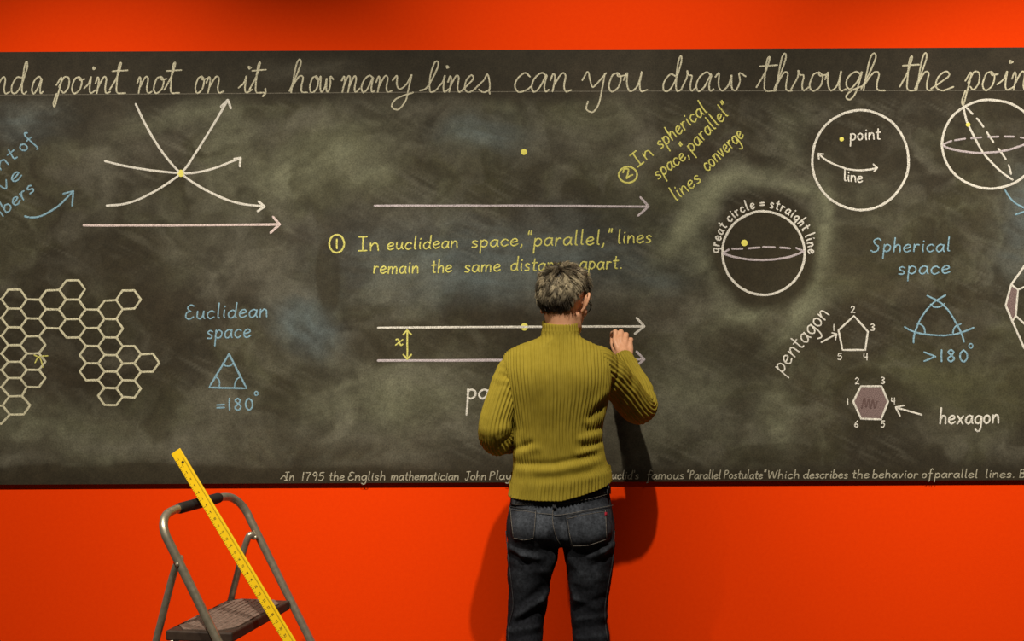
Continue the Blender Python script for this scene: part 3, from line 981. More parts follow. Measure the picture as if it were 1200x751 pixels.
    for s, x, y in (('1', 992.6, 474.5), ('2', 1001.8, 450), ('3', 1032, 449.5), ('4', 1044.2, 473.5), ('5', 1032, 500.5), ('6', 1001, 500.5)):
        c.text(s, x, y, x + (1.6 if s == '1' else 4.8), y, 4.1, 1.2)
    c.stroke([(1080, 486), (1066, 482), (1049.7, 477.3)], 2.1)
    c.stroke([(1059.3, 475), (1049.7, 477.3)], 2.1, False)
    c.stroke([(1054.5, 487), (1049.7, 477.3)], 2.1, False)
    word(C_WHITE, 'hexagon', 1100.5, 497, 1170.5, 496, 9.5, 2.1, .08)
    c.done('chalk_hexagon_diagram', C_WHITE, 'white shaded hexagon with numbered corners')
    # solid at the right edge
    c = Chalk()
    c.stroke([(1214, 300), (1200, 312.6), (1185, 333.4), (1178.5, 358), (1186.5, 376.5), (1200, 407), (1216, 424)], 2.4, False)
    c.stroke([(1185, 333.4), (1193, 339.5), (1190.5, 370), (1186.5, 376.5)], 2.2, False)
    c.stroke([(1193, 339.5), (1212, 331)], 2.2, False)
    c.stroke([(1190.5, 370), (1214, 392)], 2.2, False)
    c.done('chalk_polyhedron', C_WHITE, 'white outline of a faceted solid at the right edge')
    Chalk().fill([(1185, 333.4), (1193, 339.5), (1190.5, 370), (1186.5, 376.5), (1178.5, 358)]).done('chalk_shading', C_FILL, 'dull mauve shading on a facet of the solid')
    # half-hidden word
    c = Chalk()
    c.stroke([(548.6, 456), (548, 470), (546.7, 486)], 2.4)
    c.stroke([(548.2, 463), (549, 458.5), (553, 456.5), (557, 459), (556.5, 464), (552, 467), (547.8, 465.5)], 2.4)
    word(C_WHITE, 'a', 560.5, 467, 573, 467, 10.5, 2.4)
    c.done('chalk_word', C_WHITE, 'tall white letter p beside the left sleeve')
    # line along the bottom
    c = Chalk()
    kw = dict(slant=.15, gap=.18)
    for s, x0, x1 in (('In', 333, 344), ('1795', 353, 379), ('the', 385, 403), ('English', 407, 451), ('mathematician', 458, 537), ('John', 545, 569),
                      ('Playfair', 573, 622), ('Euclid\'s', 710, 748), ('famous', 757, 801), ('"Parallel', 804, 844),
                      ('Postulate"', 848, 897), ('Which', 899, 936), ('describes', 941, 993), ('the', 998, 1018), ('behavior', 1022, 1075),
                      ('of', 1080, 1092), ('parallel', 1095, 1145), ('lines.', 1154, 1189), ('B', 1194, 1201)):
        y = 563.0 - (x0 - 330) * 0.0042
        word(C_SOFT, s, x0, y, x1, y, 5.2, 1.25, **kw)
    c.stroke([(329, 561), (333, 557.5), (336, 562)], 1.2)
    c.done('chalk_mark', C_SOFT, 'small lead-in stroke before the bottom sentence')


drawings()


def honeycomb():
    cols = {-1: (-5.5, [362, 383, 404, 424, 443, 465, 486]), 0: (16.8, [350, 373, 394, 415, 433, 453, 475]), 1: (38.6, [362, 384, 404, 424, 443]),
            2: (61.3, [351, 374]), 3: (85, [339, 363, 385]), 4: (108, [373, 395, 416, 435]), 5: (129.5, [363, 385, 406, 426, 445, 464]),
            6: (150.5, [351, 416, 436, 455.5]), 7: (172, [425])}
    V = []
    E = set()

    def vid(x, y):
        for i, (p, n) in enumerate(V):
            if math.hypot(p[0] / n - x, p[1] / n - y) < 7.5:
                V[i] = ((p[0] + x, p[1] + y), n + 1)
                return i
        V.append(((x, y), 1))
        return len(V) - 1

    for k, (x, ys) in cols.items():
        for y in ys:
            sh = 4.0 if (k == 0 and y > 470) else 0
            h = 10.6
            ids = [vid(x + sh + a, y + b) for a, b in ((-7, -h), (7, -h), (14.6, 0), (7, h), (-7, h), (-14.6, 0))]
            for i in range(6):
                a, b = ids[i], ids[(i + 1) % 6]
                if a != b:
                    E.add((min(a, b), max(a, b)))
    P = [(p[0] / n, p[1] / n) for p, n in V]
    c = Chalk()
    for a, b in sorted(E):
        c.stroke([P[a], P[b]], 2.5, False)
    c.done('chalk_honeycomb', C_PALE, 'pale yellow honeycomb of hexagons')
    c = Chalk()
    c.stroke([(41, 425), (46, 418), (56, 417)], 1.5)
    c.stroke([(40, 416), (47, 420), (50, 430)], 1.5)
    c.done('chalk_mark', C_YELLOW, 'small yellow strokes in the honeycomb')


honeycomb()

# ------------------------------------------------------------------ step stool
SB = Vector((-0.863, -0.797, 0.0))
SU = Vector((0.26, 0.965, 0)).normalized()
SV = Vector((0.985, -0.13, 0)).normalized()


def ST(u, s, z):
    """stool frame: u across (away from the camera), s towards its back, z up"""
    return SB + SU * u - SV * s + Vector((0, 0, z))


def build_stool():
    root = thing('step_stool', 'grey folding step stool with brown steps and a black handle grip', 'step stool', ST(0.19, 0, 0))
    k = 0.52
    U0, U1 = -0.02, 0.40

    def rail(u, z):
        return ST(u, 0.026 + k * (z - 0.596) + 0.018 * (1 - 2 * (u - U0) / (U1 - U0)), z)

    near = [rail(U0, z) for z in (0.012, 0.2, 0.4, 0.6, 0.75, 0.86)]
    top = [rail(U0, 0.895), rail(U0 + 0.012, 0.925), rail(U0 + 0.04, 0.948), rail(U0 + 0.08, 0.957)]
    mid = [rail(U0 + t, 0.958) for t in (0.13, 0.21, 0.29)]
    top2 = [rail(U1 - 0.08, 0.957), rail(U1 - 0.04, 0.948), rail(U1 - 0.012, 0.925), rail(U1, 0.895)]
    far = [rail(U1, z) for z in (0.86, 0.75, 0.6, 0.4, 0.2, 0.012)]
    path = catmull(near + top + mid + top2 + far, 7)
    v, f = tube(path, 0.0135, 16, (1, 0, 0.2))
    mesh('handle_frame', v, f, M_STEEL, root)
    gp = catmull([rail(U0 + t, 0.958) for t in (0.115, 0.16, 0.21, 0.26, 0.312)], 5)
    v, f = tube(gp, 0.0175, 16, (1, 0, 0.2), True, True)
    mesh('handle_grip', v, f, M_GRIP, root)['label'] = 'black rubber grip sleeve'
    # rear legs, hinged to the rails
    for u, s0, off in ((U0 + 0.004, 0.155, 0.024), (U1 - 0.004, 0.122, -0.024)):
        uu = u + off
        pv = rail(u, 0.81)
        p0 = pv + SU * off * 0.5 - SV * 0.008 + Vector((0, 0, 0.002))
        pts = [p0, pv + SU * off - SV * 0.018 + Vector((0, 0, 0.008)), pv + SU * off - SV * 0.036 + Vector((0, 0, -0.035))]
        for dz in (0.10, 0.22, 0.40, 0.60, 0.795):
            pts.append(pv + SU * off - SV * (0.044 + 0.27 * (dz - 0.06)) + Vector((0, 0, -dz)))
        v, f = tube(catmull(pts, 7), 0.0115, 14, (1, 0, 0.2), True, True)
        mesh('rear_leg', v, f, M_STEEL, root)
        a = pv - SU * 0.0165
        g = Geo().add(*tube([a - SU * 0.003, a + SU * 0.03], 0.0045, 10))
        g.add(*ellipsoid(a, (0.007, 0.007, 0.007), None, 12, 8))
        mesh('rivet', g.v, g.f, M_STEEL, root)
    for u in (U0, U1):
        p = rail(u, 0.0)
        v, f = tube([p + Vector((0, 0, 0.001)), p + Vector((0, 0, 0.03))], [0.018, 0.016], 14)
        mesh('rubber_foot', v, f, M_GRIP, root)

    def plate(name, outline, z0, z1, m, bev, parent):
        n = len(outline)
        vs = [ST(u, s, z0) for u, s in outline] + [ST(u, s, z1) for u, s in outline]
        fs = [tuple(range(n - 1, -1, -1)), tuple(range(n, 2 * n))] + [(i, (i + 1) % n, n + (i + 1) % n, n + i) for i in range(n)]
        o = mesh(name, vs, fs, m, parent, False)
        bevel(o.data, bev, 2)
        return o

    p = plate('top_step', [(0.0, 0.0), (0.385, 0.0), (0.385, 0.215), (0.0, 0.215)], 0.565, 0.597, M_STEP, 0.005, root)
    pad = plate('tread_pad', [(0.055, 0.012), (0.33, 0.012), (0.372, 0.05), (0.372, 0.165), (0.33, 0.203), (0.055, 0.203), (0.013, 0.165), (0.013, 0.05)],
                0.596, 0.6015, M_TREAD, 0.0015, p)
    pad['label'] = 'worn brown anti-slip pad'
    g = Geo()
    for i in range(9):
        s = 0.03 + i * 0.0195
        m0 = 0.03 if 0.05 < s < 0.165 else 0.062
        g.add(*tube([ST(m0, s, 0.6015), ST(0.385 - m0, s, 0.6015)], 0.0022, 6))
    mesh('tread_ribs', g.v, g.f, M_TREAD, p)
    p = plate('lower_step', [(0.0, -0.36), (0.385, -0.36), (0.385, -0.14), (0.0, -0.14)], 0.298, 0.33, M_STEP, 0.005, root)
    plate('tread_pad', [(0.03, -0.345), (0.355, -0.345), (0.355, -0.155), (0.03, -0.155)], 0.329, 0.334, M_TREAD, 0.0015, p)
    for u in (0.05, 0.335):
        v, f = tube([ST(u, 0.06, 0.57), ST(u, -0.15, 0.315)], 0.006, 10)
        mesh('brace', v, f, M_STEP, root)
    for s, z in ((0.195, 0.56), (-0.08, 0.40)):
        v, f = tube([ST(-0.01 if s > 0 else 0.045, s, z), ST(0.39 if s > 0 else 0.34, s, z)], 0.007, 10)
        mesh('cross_bar', v, f, M_STEEL if s > 0 else M_STEP, root)
    v, f = tube([ST(0.02, 0.375, 0.25), ST(0.38, 0.345, 0.25)], 0.008, 10)
    mesh('cross_bar', v, f, M_STEEL, root)


build_stool()


def build_stick():
    p1 = PX(244.3, 592, 3.345)
    p2 = PX(339.5, 751, 3.245)
    ax = (p2 - p1).normalized()
    top = PX(206, 528.5, 3.345 + (3.345 - 3.245) * (63.5 / 159))
    L = (top.z - 0.3365) / -ax.z
    n = Vector((0, -1, 0))
    n = (n - ax * n.dot(ax)).normalized()
    w = ax.cross(n).normalized()
    if w.x < 0:
        w = -w
    W2, T2 = 0.0172, 0.003
    root = thing('yardstick', 'yellow wooden yardstick leaning on the handle of the step stool', 'yardstick', top + ax * L)
    R = Matrix((w, n, ax)).transposed()
    v, f = box(top + ax * (L / 2), (W2, T2, L / 2), R)
    o = mesh('stick', v, f, M_YELLOW, root, False)
    bevel(o.data, 0.0012, 2)
    g = Geo()

    def mark(a, b, hw):
        """flat inked bar on the front face between (x, t) points"""
        P = [top + w * q[0] + ax * q[1] + n * (T2 + 0.0004) for q in (a, b)]
        d = (P[1] - P[0]).normalized()
        s = d.cross(n) * hw
        g.add([P[0] - s, P[0] + s, P[1] + s, P[1] - s], [(0, 1, 2, 3)])

    t, i = 0.03, 1
    while t < L - 0.01:
        mark((-W2, t), (-W2 + 0.009, t), 0.0005)
        for h in (0.25, 0.5, 0.75):
            mark((-W2, t + h * 0.0254), (-W2 + (0.006 if h == 0.5 else 0.004), t + h * 0.0254), 0.0004)
        x = -W2 + 0.0115
        for ch in str(i):
            for st in PRINT[ch][1]:
                c = catmull(st, 3)
                for a, b in zip(c[:-1], c[1:]):
                    mark((x + a[0] * 0.0042, t + 0.003 - a[1] * 0.0042), (x + b[0] * 0.0042, t + 0.003 - b[1] * 0.0042), 0.00065)
            x += PRINT[ch][0] * 0.0042 + 0.0012
        t += 0.0254
        i += 1
    for a in (0.009, 0.011):
        mark((a, 0.03), (a, L - 0.03), 0.00035)
    mesh('scale_marks', g.v, g.f, M_INK, root, False)['label'] = 'black inch marks and numbers'
    g = Geo().add(*tube([top + ax * 0.045 + w * 0.002 + n * (T2 - 0.0005), top + ax * 0.045 + w * 0.002 + n * (T2 + 0.0006)], 0.0048, 16, (1, 0, 0)))
    mesh('hanging_hole', g.v, g.f, M_INK, root, False)


build_stick()

# ------------------------------------------------------------------ person
DT = 3.52
person = thing('person', 'person in olive ribbed sweater and dark jeans writing on the chalkboard, seen from behind', 'person', (0.14, -0.46, 0))


def T3(px, py, d=DT):
    return PX(px, py, d)


# head frame: forward, right, up
yaw, pitch = math.radians(31), math.radians(14)
HF = Vector((math.sin(yaw) * math.cos(pitch), math.cos(yaw) * math.cos(pitch), -math.sin(pitch)))
HR = Vector((math.cos(yaw), -math.sin(yaw), 0))
HU = HR.cross(HF)
HM = Matrix((HR, HF, HU)).transposed()
HC = PX(660.5, 353, 3.56)


def H(x, y, z):
    return HC + HM @ Vector((x, y, z))


def build_body():
    g = Geo()
    # skull, face, jaw
    g.add(*ellipsoid(H(0, -0.012, 0.022), (0.072, 0.092, 0.088), HM))
    g.add(*ellipsoid(H(0, 0.030, -0.030), (0.062, 0.060, 0.085), HM))
    g.add(*ellipsoid(H(0, 0.018, -0.055), (0.058, 0.048, 0.045), HM))
    g.add(*ellipsoid(H(0, 0.048, -0.078), (0.044, 0.042, 0.036), HM))
    g.add(*ellipsoid(H(0, 0.078, -0.100), (0.020, 0.018, 0.016), HM))
    g.add(*ellipsoid(H(0, 0.070, 0.030), (0.055, 0.022, 0.030), HM))
    for s in (-1, 1):
        g.add(*ellipsoid(H(s * 0.036, 0.062, -0.022), (0.024, 0.024, 0.020), HM))
        g.add(*lerp_tube([(*H(s * 0.053, 0.004, -0.048), 0.013), (*H(s * 0.047, 0.035, -0.083), 0.014), (*H(s * 0.020, 0.068, -0.100), 0.014)], 5, 12))
        g.add(*lerp_tube([(*H(s * 0.050, 0.078, 0.022), 0.007), (*H(s * 0.030, 0.091, 0.028), 0.008), (*H(s * 0.008, 0.094, 0.022), 0.006)], 5, 10))
        g.add(*ellipsoid(H(s * 0.012, 0.098, -0.030), (0.009, 0.010, 0.008), HM))
        # ear: shell, rim, lobe
        em = HM @ Matrix.Rotation(s * math.radians(50), 3, 'Z')
        g.add(*ellipsoid(H(0.084, -0.003, -0.008) if s > 0 else H(-0.074, -0.002, -0.008), (0.0055, 0.015, 0.027), em if s > 0 else HM))
        rim = [(0.073, 0.008, -0.008), (0.082, 0.008, 0.014), (0.092, 0.000, 0.025), (0.100, -0.010, 0.018), (0.100, -0.014, -0.002), (0.091, -0.011, -0.022), (0.080, -0.006, -0.036), (0.073, 0.000, -0.034)]
        g.add(*lerp_tube([(*H(s * a, b, c), 0.0050) for a, b, c in (rim if s > 0 else [(0.072 + (a - 0.073) * 0.35, b, c) for a, b, c in rim])], 5, 10))
        g.add(*ellipsoid(H(s * 0.078, -0.003, -0.036), (0.0060, 0.008, 0.009), HM))
    g.add(*lerp_tube([(*H(0, 0.090, 0.020), 0.006), (*H(0, 0.102, -0.004), 0.007), (*H(0, 0.112, -0.028), 0.0095)], 6, 12))
    g.add(*lerp_tube([(*H(-0.022, 0.084, -0.060), 0.004), (*H(0, 0.094, -0.057), 0.0055), (*H(0.022, 0.084, -0.060), 0.004)], 5, 10))
    g.add(*lerp_tube([(*H(-0.020, 0.082, -0.069), 0.004), (*H(0, 0.092, -0.070), 0.006), (*H(0.020, 0.082, -0.069), 0.004)], 5, 10))
    # neck and trunk (inside the clothes)
    nb = T3(657, 402)
    g.add(*lerp_tube([(*H(0, -0.02, -0.03), 0.056), (*T3(658, 383, 3.54), 0.053), (*T3(657, 402, 3.53), 0.056), (*T3(656, 425), 0.062)], 6, 28))
    z = lambda py: T3(655, py).z
    x = lambda px, py: T3(px, py).x
    g.add(*rings([(z(415), x(656, 415), -0.47, 0.10, 0.05), (z(430), x(655, 430), -0.475, 0.145, 0.085), (z(455), x(655, 455), -0.475, 0.145, 0.10), (z(500), x(654, 500), -0.465, 0.126, 0.080),
                   (z(545), x(656, 545), -0.455, 0.134, 0.072), (z(590), x(657, 590), -0.455, 0.145, 0.09), (z(612), x(657, 612), -0.455, 0.148, 0.092), (z(628), x(657, 628), -0.455, 0.12, 0.07)]))
    # arms
    for S in (ARM_R, ARM_L):
        g.add(*lerp_tube([(*p, r * 0.74) for p, r in S], 8, 20))
    # legs
    for L in (LEG_L, LEG_R):
        g.add(*lerp_tube([(*p, r * 0.82) for p, r in L] + [(*(L[-1][0] + Vector((0, 0.0, -0.016))), 0.034)], 6, 20))
        a = L[-1][0]
        g.add(*lerp_tube([(a.x, a.y - 0.02, 0.062, 0.026), (a.x, a.y + 0.05, 0.056, 0.024), (a.x, a.y + 0.09, 0.050, 0.018)], 5, 14))
    # right hand, back of the hand to the camera, fingers closing on the chalk
    W = PE(730, 424, 0.150)
    fing = [  # MCP, PIP, DIP, tip, radius
        (PE(721.0, 400.5, 0.108), PE(721.0, 388.6, 0.076), PE(717.5, 390.5, 0.046), PE(716.0, 394.5, 0.030), 0.0088),
        (PE(727.0, 398.6, 0.105), PE(727.8, 388.4, 0.069), PE(723.0, 393.0, 0.040), PE(719.0, 399.5, 0.032), 0.0090),
        (PE(733.0, 400.2, 0.107), PE(734.0, 391.8, 0.071), PE(729.0, 399.0, 0.042), PE(724.0, 405.0, 0.040), 0.0086),
        (PE(738.2, 404.0, 0.110), PE(739.6, 397.6, 0.078), PE(734.5, 402.5, 0.050), PE(729.5, 408.0, 0.050), 0.0080)]
    for m, p, d, t, r in fing:
        base = W.lerp(m, 0.35)
        g.add(*lerp_tube([(*base, r * 1.25), (*m, r * 1.22), (*(m.lerp(p, .5)), r * 1.0), (*p, r * 1.08), (*(p.lerp(d, .5)), r * .92), (*d, r * .96), (*t, r * .74)], 6, 14))
    for (a, b) in ((0, 1), (1, 2), (2, 3)):
        q0, q1 = W.lerp(fing[a][0], 0.3).lerp(W.lerp(fing[b][0], 0.3), .5), fing[a][0].lerp(fing[b][0], .5)
        g.add(*lerp_tube([(*(q0 + Vector((0, 0.008, 0))), 0.0135), (*(q0.lerp(q1, .6) + Vector((0, 0.006, 0))), 0.0135), (*(q1 + Vector((0, 0.004, -.004))), 0.0105)], 5, 14))
    g.add(*lerp_tube([(*W, 0.025), (*PE(730, 414, 0.128), 0.026), (*PE(729.5, 407, 0.114), 0.020)], 5, 18))
    g.add(*lerp_tube([(*PE(736, 419, 0.140), 0.016), (*PE(737.6, 411, 0.122), 0.0150), (*PE(738.6, 405.5, 0.108), 0.0115)], 5, 14))
    # thumb: leaves the side of the palm and closes on the chalk
    g.add(*lerp_tube([(*PE(724, 414, 0.118), 0.0150), (*PE(720.0, 408.5, 0.094), 0.0120), (*PE(717.6, 402.0, 0.066), 0.0096), (*PE(717.2, 397.5, 0.036), 0.0080)], 6, 14))
    g.add(*lerp_tube([(*ARM_R[-1][0], 0.026), (*W, 0.025)], 5, 16))
    # left hand in front of the belly, loosely curled
    w0 = ARM_L[-1][0]
    ad = (ARM_L[-1][0] - ARM_L[-2][0]).normalized()
    w1 = w0 + ad * 0.085
    g.add(*lerp_tube([(*w0, 0.024), (*(w0 + ad * 0.045), 0.028), (*w1, 0.022)], 6, 16))
    for k, (dz, ln) in enumerate(((0.030, 0.9), (0.010, 1.0), (-0.010, 0.94), (-0.029, 0.76))):
        b = w0 + ad * 0.05 + Vector((0, 0, dz * 0.7))
        m = w1 + Vector((0, 0, dz))
        p = m + ad * 0.040 * ln + Vector((0.012, -0.002, -0.004))
        d = p + ad * 0.014 * ln + Vector((0.020 * ln, -0.016, -0.003))
        t = d + Vector((0.010, -0.020 * ln, -0.002))
        g.add(*lerp_tube([(*b, 0.011), (*m, 0.0105), (*p, 0.0088), (*d, 0.0082), (*t, 0.0066)], 6, 12))
    g.add(*lerp_tube([(*(w0 + ad * 0.02 + Vector((0.012, 0, 0.016))), 0.014), (*(w0 + ad * 0.055 + Vector((0.028, -0.004, 0.034))), 0.0115), (*(w0 + ad * 0.095 + Vector((0.034, -0.008, 0.036))), 0.0085)], 6, 12))
    me = fuse(g, 0.0032, 3)
    return link('body', me, M_SKIN, person)


# joints of the arms (centre, sleeve radius)
ARM_R = [(T3(699, 428, 3.525), 0.066), (T3(713, 438, 3.555), 0.064), (T3(729, 455, 3.60), 0.0600), (PX(746.5, 477, 3.655), 0.0565),
         (PX(752, 474, 3.70), 0.0540), (PX(748, 456, 3.735), 0.049), (PX(738, 435, 3.795), 0.040), (PX(729.5, 418, 3.845), 0.0355)]
ARM_L = [(T3(608, 431, 3.53), 0.059), (T3(599.5, 442, 3.525), 0.0575), (T3(590, 464, 3.505), 0.0535), (T3(580.5, 496, 3.49), 0.0520),
         (T3(581.5, 511.5, 3.515), 0.0565), (PX(592, 514, 3.575), 0.052), (PX(609, 511, 3.66), 0.042), (PX(622, 508, 3.73), 0.036)]
LEG_L = [(T3(626, 622), 0.088), (T3(624, 645), 0.086), (T3(621, 668), 0.076), (T3(619.5, 695), 0.068), (T3(616.5, 722), 0.0635), (T3(614.5, 751, 3.50), 0.0610),
         (Vector((0.040, -0.515, 0.36)), 0.063), (Vector((0.032, -0.52, 0.22)), 0.060), (Vector((0.028, -0.50, 0.075)), 0.058)]
LEG_R = [(T3(688, 622), 0.088), (T3(690, 645), 0.086), (T3(691, 668), 0.076), (T3(690.5, 695), 0.068), (T3(690, 722), 0.0625), (T3(692.5, 751, 3.50), 0.0620),
         (Vector((0.268, -0.515, 0.36)), 0.063), (Vector((0.276, -0.52, 0.22)), 0.060), (Vector((0.282, -0.50, 0.075)), 0.058)]

body = build_body()

# eyes, set into the face
for s in (-1, 1):
    v, f = ellipsoid(H(s * 0.031, 0.0795, 0.004), (0.0125, 0.0115, 0.0085), HM, 20, 12)
    e = mesh('eye', v, f, M_EYE, person)
    v, f = ellipsoid(H(s * 0.031, 0.0895, 0.002), (0.0052, 0.0022, 0.0052), HM, 16, 8)
    mesh('iris', v, f, M_IRIS, e)
v, f = lerp_tube([(*H(-0.022, 0.0866, -0.0645), 0.0024), (*H(0, 0.0985, -0.0640), 0.0032), (*H(0.022, 0.0866, -0.0645), 0.0024)], 6, 10)
mesh('mouth', v, f, M_LIP, person)


# ------------------------------------------------------------------ sweater
def build_sweater():
    prof = [(582, 596, 717.5), (572, 597.5, 717.5), (560, 600, 716.5), (550, 601.5, 713), (540, 602, 710), (528, 602, 707.5), (515, 601, 706), (500, 600, 706), (488, 598.5, 708), (475, 596.5, 711),
            (463, 595, 714), (448, 593, 716), (433, 591, 717), (422, 590, 717.5), (416, 590.5, 716.5), (412, 593, 714), (408, 599, 707), (404, 608, 699), (400, 619, 690.5), (397, 629, 684), (394, 634, 680), (388, 635, 678.5)]
    dep = [(582, .130, -.447), (560, .120, -.453), (530, .106, -.462), (500, .104, -.470), (470, .112, -.478), (448, .116, -.482), (433, .110, -.482), (422, .096, -.478), (412, .080, -.474), (404, .070, -.470), (397, .063, -.466), (388, .061, -.464)]
    pys = np.array([p[0] for p in prof], float)[::-1]
    lx = np.array([p[1] for p in prof], float)[::-1]
    rx = np.array([p[2] for p in prof], float)[::-1]
    dys = np.array([p[0] for p in dep], float)[::-1]
    db = np.array([p[1] for p in dep])[::-1]
    dc = np.array([p[2] for p in dep])[::-1]
    rows = np.concatenate([np.linspace(582, 418, 150), np.linspace(417, 388, 50)[0:]])
    NR, PER = 76, 8
    nk = NR * PER
    tt0 = np.linspace(0, 2 * PI, 8001)
    e0 = 2 / 2.35
    cx0, cy0 = np.cos(tt0), np.sin(tt0)
    q0 = np.stack([.18 * np.sign(cx0) * np.abs(cx0) ** e0, .113 * np.sign(cy0) * np.abs(cy0) ** e0], -1)
    al = np.concatenate([[0], np.cumsum(np.linalg.norm(np.diff(q0, axis=0), axis=1))])
    al = al / al[-1]
    th = np.interp(np.arange(nk) / nk, al, tt0)          # even spacing along the chest
    verts = []
    A0 = (717.5 - 590) / 2 / F * DT
    fine = np.linspace(385, 585, 401)

    def smooth(xs, ys, sg):
        v = np.interp(fine, xs, ys)
        k = np.exp(-0.5 * (np.arange(-40, 41) * 0.5 / sg) ** 2)
        k /= k.sum()
        return np.convolve(np.pad(v, 40, mode='edge'), k, 'valid')

    slx, srx = smooth(pys, lx, 1.6), smooth(pys, rx, 1.6)
    sdb, sdc = smooth(dys, db, 7), smooth(dys, dc, 7)
    for py in rows:
        l, r = np.interp(py, fine, slx), np.interp(py, fine, srx)
        L, R = T3(l, py), T3(r, py)
        cx, a = (L.x + R.x) / 2, (R.x - L.x) / 2
        z0 = (L.z + R.z) / 2
        b, cy = np.interp(py, fine, sdb), np.interp(py, fine, sdc)
        p = 2.35 if py > 430 else 2.35 - 0.35 * min(1, (430 - py) / 26)
        c, s = np.cos(th), np.sin(th)
        X = a * np.sign(c) * np.abs(c) ** (2 / p)
        Y = b * np.sign(s) * np.abs(s) ** (2 / p)
        # rib phase: by angle on the trunk, by x on the shoulder slope so the ribs stay upright
        q = np.clip((432 - py) / 16, 0, 1)
        Xw = X + cx - T3(653.75, py).x
        thx = np.arccos(np.clip(np.sign(Xw) * (np.abs(Xw) / A0) ** (2.35 / 2), -1, 1))
        thx = np.where(s >= 0, thx, 2 * PI - thx)
        ph = 2 * PI * np.interp((1 - q) * th + q * thx, tt0, al)
        nrm = np.stack([np.sign(c) * np.abs(c) ** (2 - 2 / p) / a, np.sign(s) * np.abs(s) ** (2 - 2 / p) / b], -1)
        nrm /= np.linalg.norm(nrm, axis=1, keepdims=True)
        xpx = (cx + X) * F / DT + 600
        z = np.full(nk, z0)
        backness = np.clip(-nrm[:, 1], 0, 1)
        disp = np.zeros(nk)
        # folds: x0,y0,x1,y1 (px), height, half width px
        FO = [(600, 549, 645, 546.5, .009, 5), (655, 545, 700, 536, .009, 5), (606, 541, 646.5, 540, -.011, 3.5), (653.5, 538.5, 694, 531, -.011, 3.5),
              (602, 531, 628, 522, .007, 4), (602, 524, 620, 516, -.010, 3), (676, 528, 708, 521, .008, 3.5), (682, 520, 708, 516, -.010, 2.8), (678, 511, 708, 506, .009, 3.5),
              (688, 501, 706, 500, -.007, 3), (690, 487, 709, 470, -.011, 4), (684, 492, 708, 486, .006, 4), (700, 474, 713, 463, -.010, 4), (693, 472, 706, 460, .006, 4),
              (600, 500, 612, 520, -.006, 3.5), (598, 472, 606, 500, -.006, 4), (612, 565, 700, 560, .005, 6), (630, 556.5, 690, 551, -.004, 4)]
        for (x0, y0, x1, y1, h, w) in FO:
            ex, ey = x1 - x0, y1 - y0
            tt = np.clip(((xpx - x0) * ex + (py - y0) * ey) / (ex * ex + ey * ey), 0, 1)
            dd = np.hypot(xpx - x0 - tt * ex, py - y0 - tt * ey)
            disp += 0.72 * h * np.exp(-(dd / (1.25 * w)) ** 2) * backness
        # shoulder blades and spine
        for (sx, sy, rx_, ry_, h) in ((625, 440, 22, 26, .008), (686, 440, 22, 26, .008), (656, 470, 7, 60, -.006)):
            disp += h * np.exp(-((xpx - sx) / rx_) ** 2 - ((py - sy) / ry_) ** 2) * backness
        disp += 0.005 * (fbm2(np.abs(th - PI) * 5 + 3, np.full(nk, py / 28), 5, 3) - 0.5)
        amp = 0.0021 * min(1, a / 0.12)
        disp += amp * np.cos(ph * NR) * (1 if py > 390 else .5)
        # the hem hangs lower on the left
        if py > 540:
            k = (py - 540) / 42.0
            drop = np.interp(xpx, [596, 655, 690, 718], [0.0, 0.0, 9.0, 18.0]) * k
            drop = np.where(nrm[:, 1] < 0.3, drop, 8 * k)
            z = z + drop / F * DT
        verts.append(np.stack([cx + X + nrm[:, 0] * disp, cy + Y + nrm[:, 1] * disp, z], -1))
    m = len(rows)
    V = np.concatenate(verts)
    # turned-in hem
    hem = verts[0].copy()
    ctr = hem.mean(0)
    hem[:, :2] = ctr[:2] + (hem[:, :2] - ctr[:2]) * 0.975
    hem2 = hem.copy()
    hem2[:, 2] += 0.05
    V = np.concatenate([V, hem, hem2])
    idx = np.arange(len(V)).reshape(m + 2, nk)
    fs = []
    order = [m + 1, m] + list(range(m))
    for i in range(len(order) - 1):
        A, B_ = idx[order[i]], idx[order[i + 1]]
        fs += np.stack([A, np.roll(A, -1), np.roll(B_, -1), B_], -1).tolist()
    sw = mesh('sweater', V.tolist(), fs, M_KNIT, person)

    # sleeves
    def sleeve(S, folds, cuff=True):
        c = catmull([(*p, r) for p, r in S], 26)
        P, T, N, B = frames([q[:3] for q in c], (0.2, -1.0, 0.1))
        nr, per = 26, 8
        nk = nr * per
        th = np.arange(nk) * 2 * PI / nk
        vs = []
        n = len(P)
        pre = []
        r0 = c[0][3]
        for t in (1.5, 1.15, 0.8, 0.4):
            pre.append((P[0] - T[0] * r0 * math.sin(t), r0 * math.cos(t), 0))
        body_ = [(P[i], float(c[i][3]), i) for i in range(n)]
        post = [(P[-1] + T[-1] * 0.001, float(c[-1][3]) * .97, n - 1), (P[-1] - T[-1] * 0.004, float(c[-1][3]) * .86, n - 1), (P[-1] - T[-1] * 0.04, float(c[-1][3]) * .80, n - 1)]
        full = pre + body_ + post
        for k, (p, r, i) in enumerate(full):
            s = i / (n - 1)
            d = 0.0019 * min(1, r / 0.05) * np.cos(th * nr)
            d = d + 0.007 * (fbm2(th / (2 * PI) * 6 + 7, np.full(nk, s * 16.0), 15, 3) - 0.5) * min(1, r / .04)
            for (s0, a0, h, w, sp) in folds:
                da = np.angle(np.exp(1j * (th - math.radians(a0))))
                d = d + h * np.exp(-((s - s0 - 0.02 * np.sin(th * 2)) / w) ** 2) * np.exp(-(da / sp) ** 2)
            rr = r + d
            Nv, Bv = np.array(N[i]), np.array(B[i])
            vs.append(np.array(p) + rr[:, None] * (np.cos(th)[:, None] * Nv + np.sin(th)[:, None] * Bv))
        V = np.concatenate(vs)
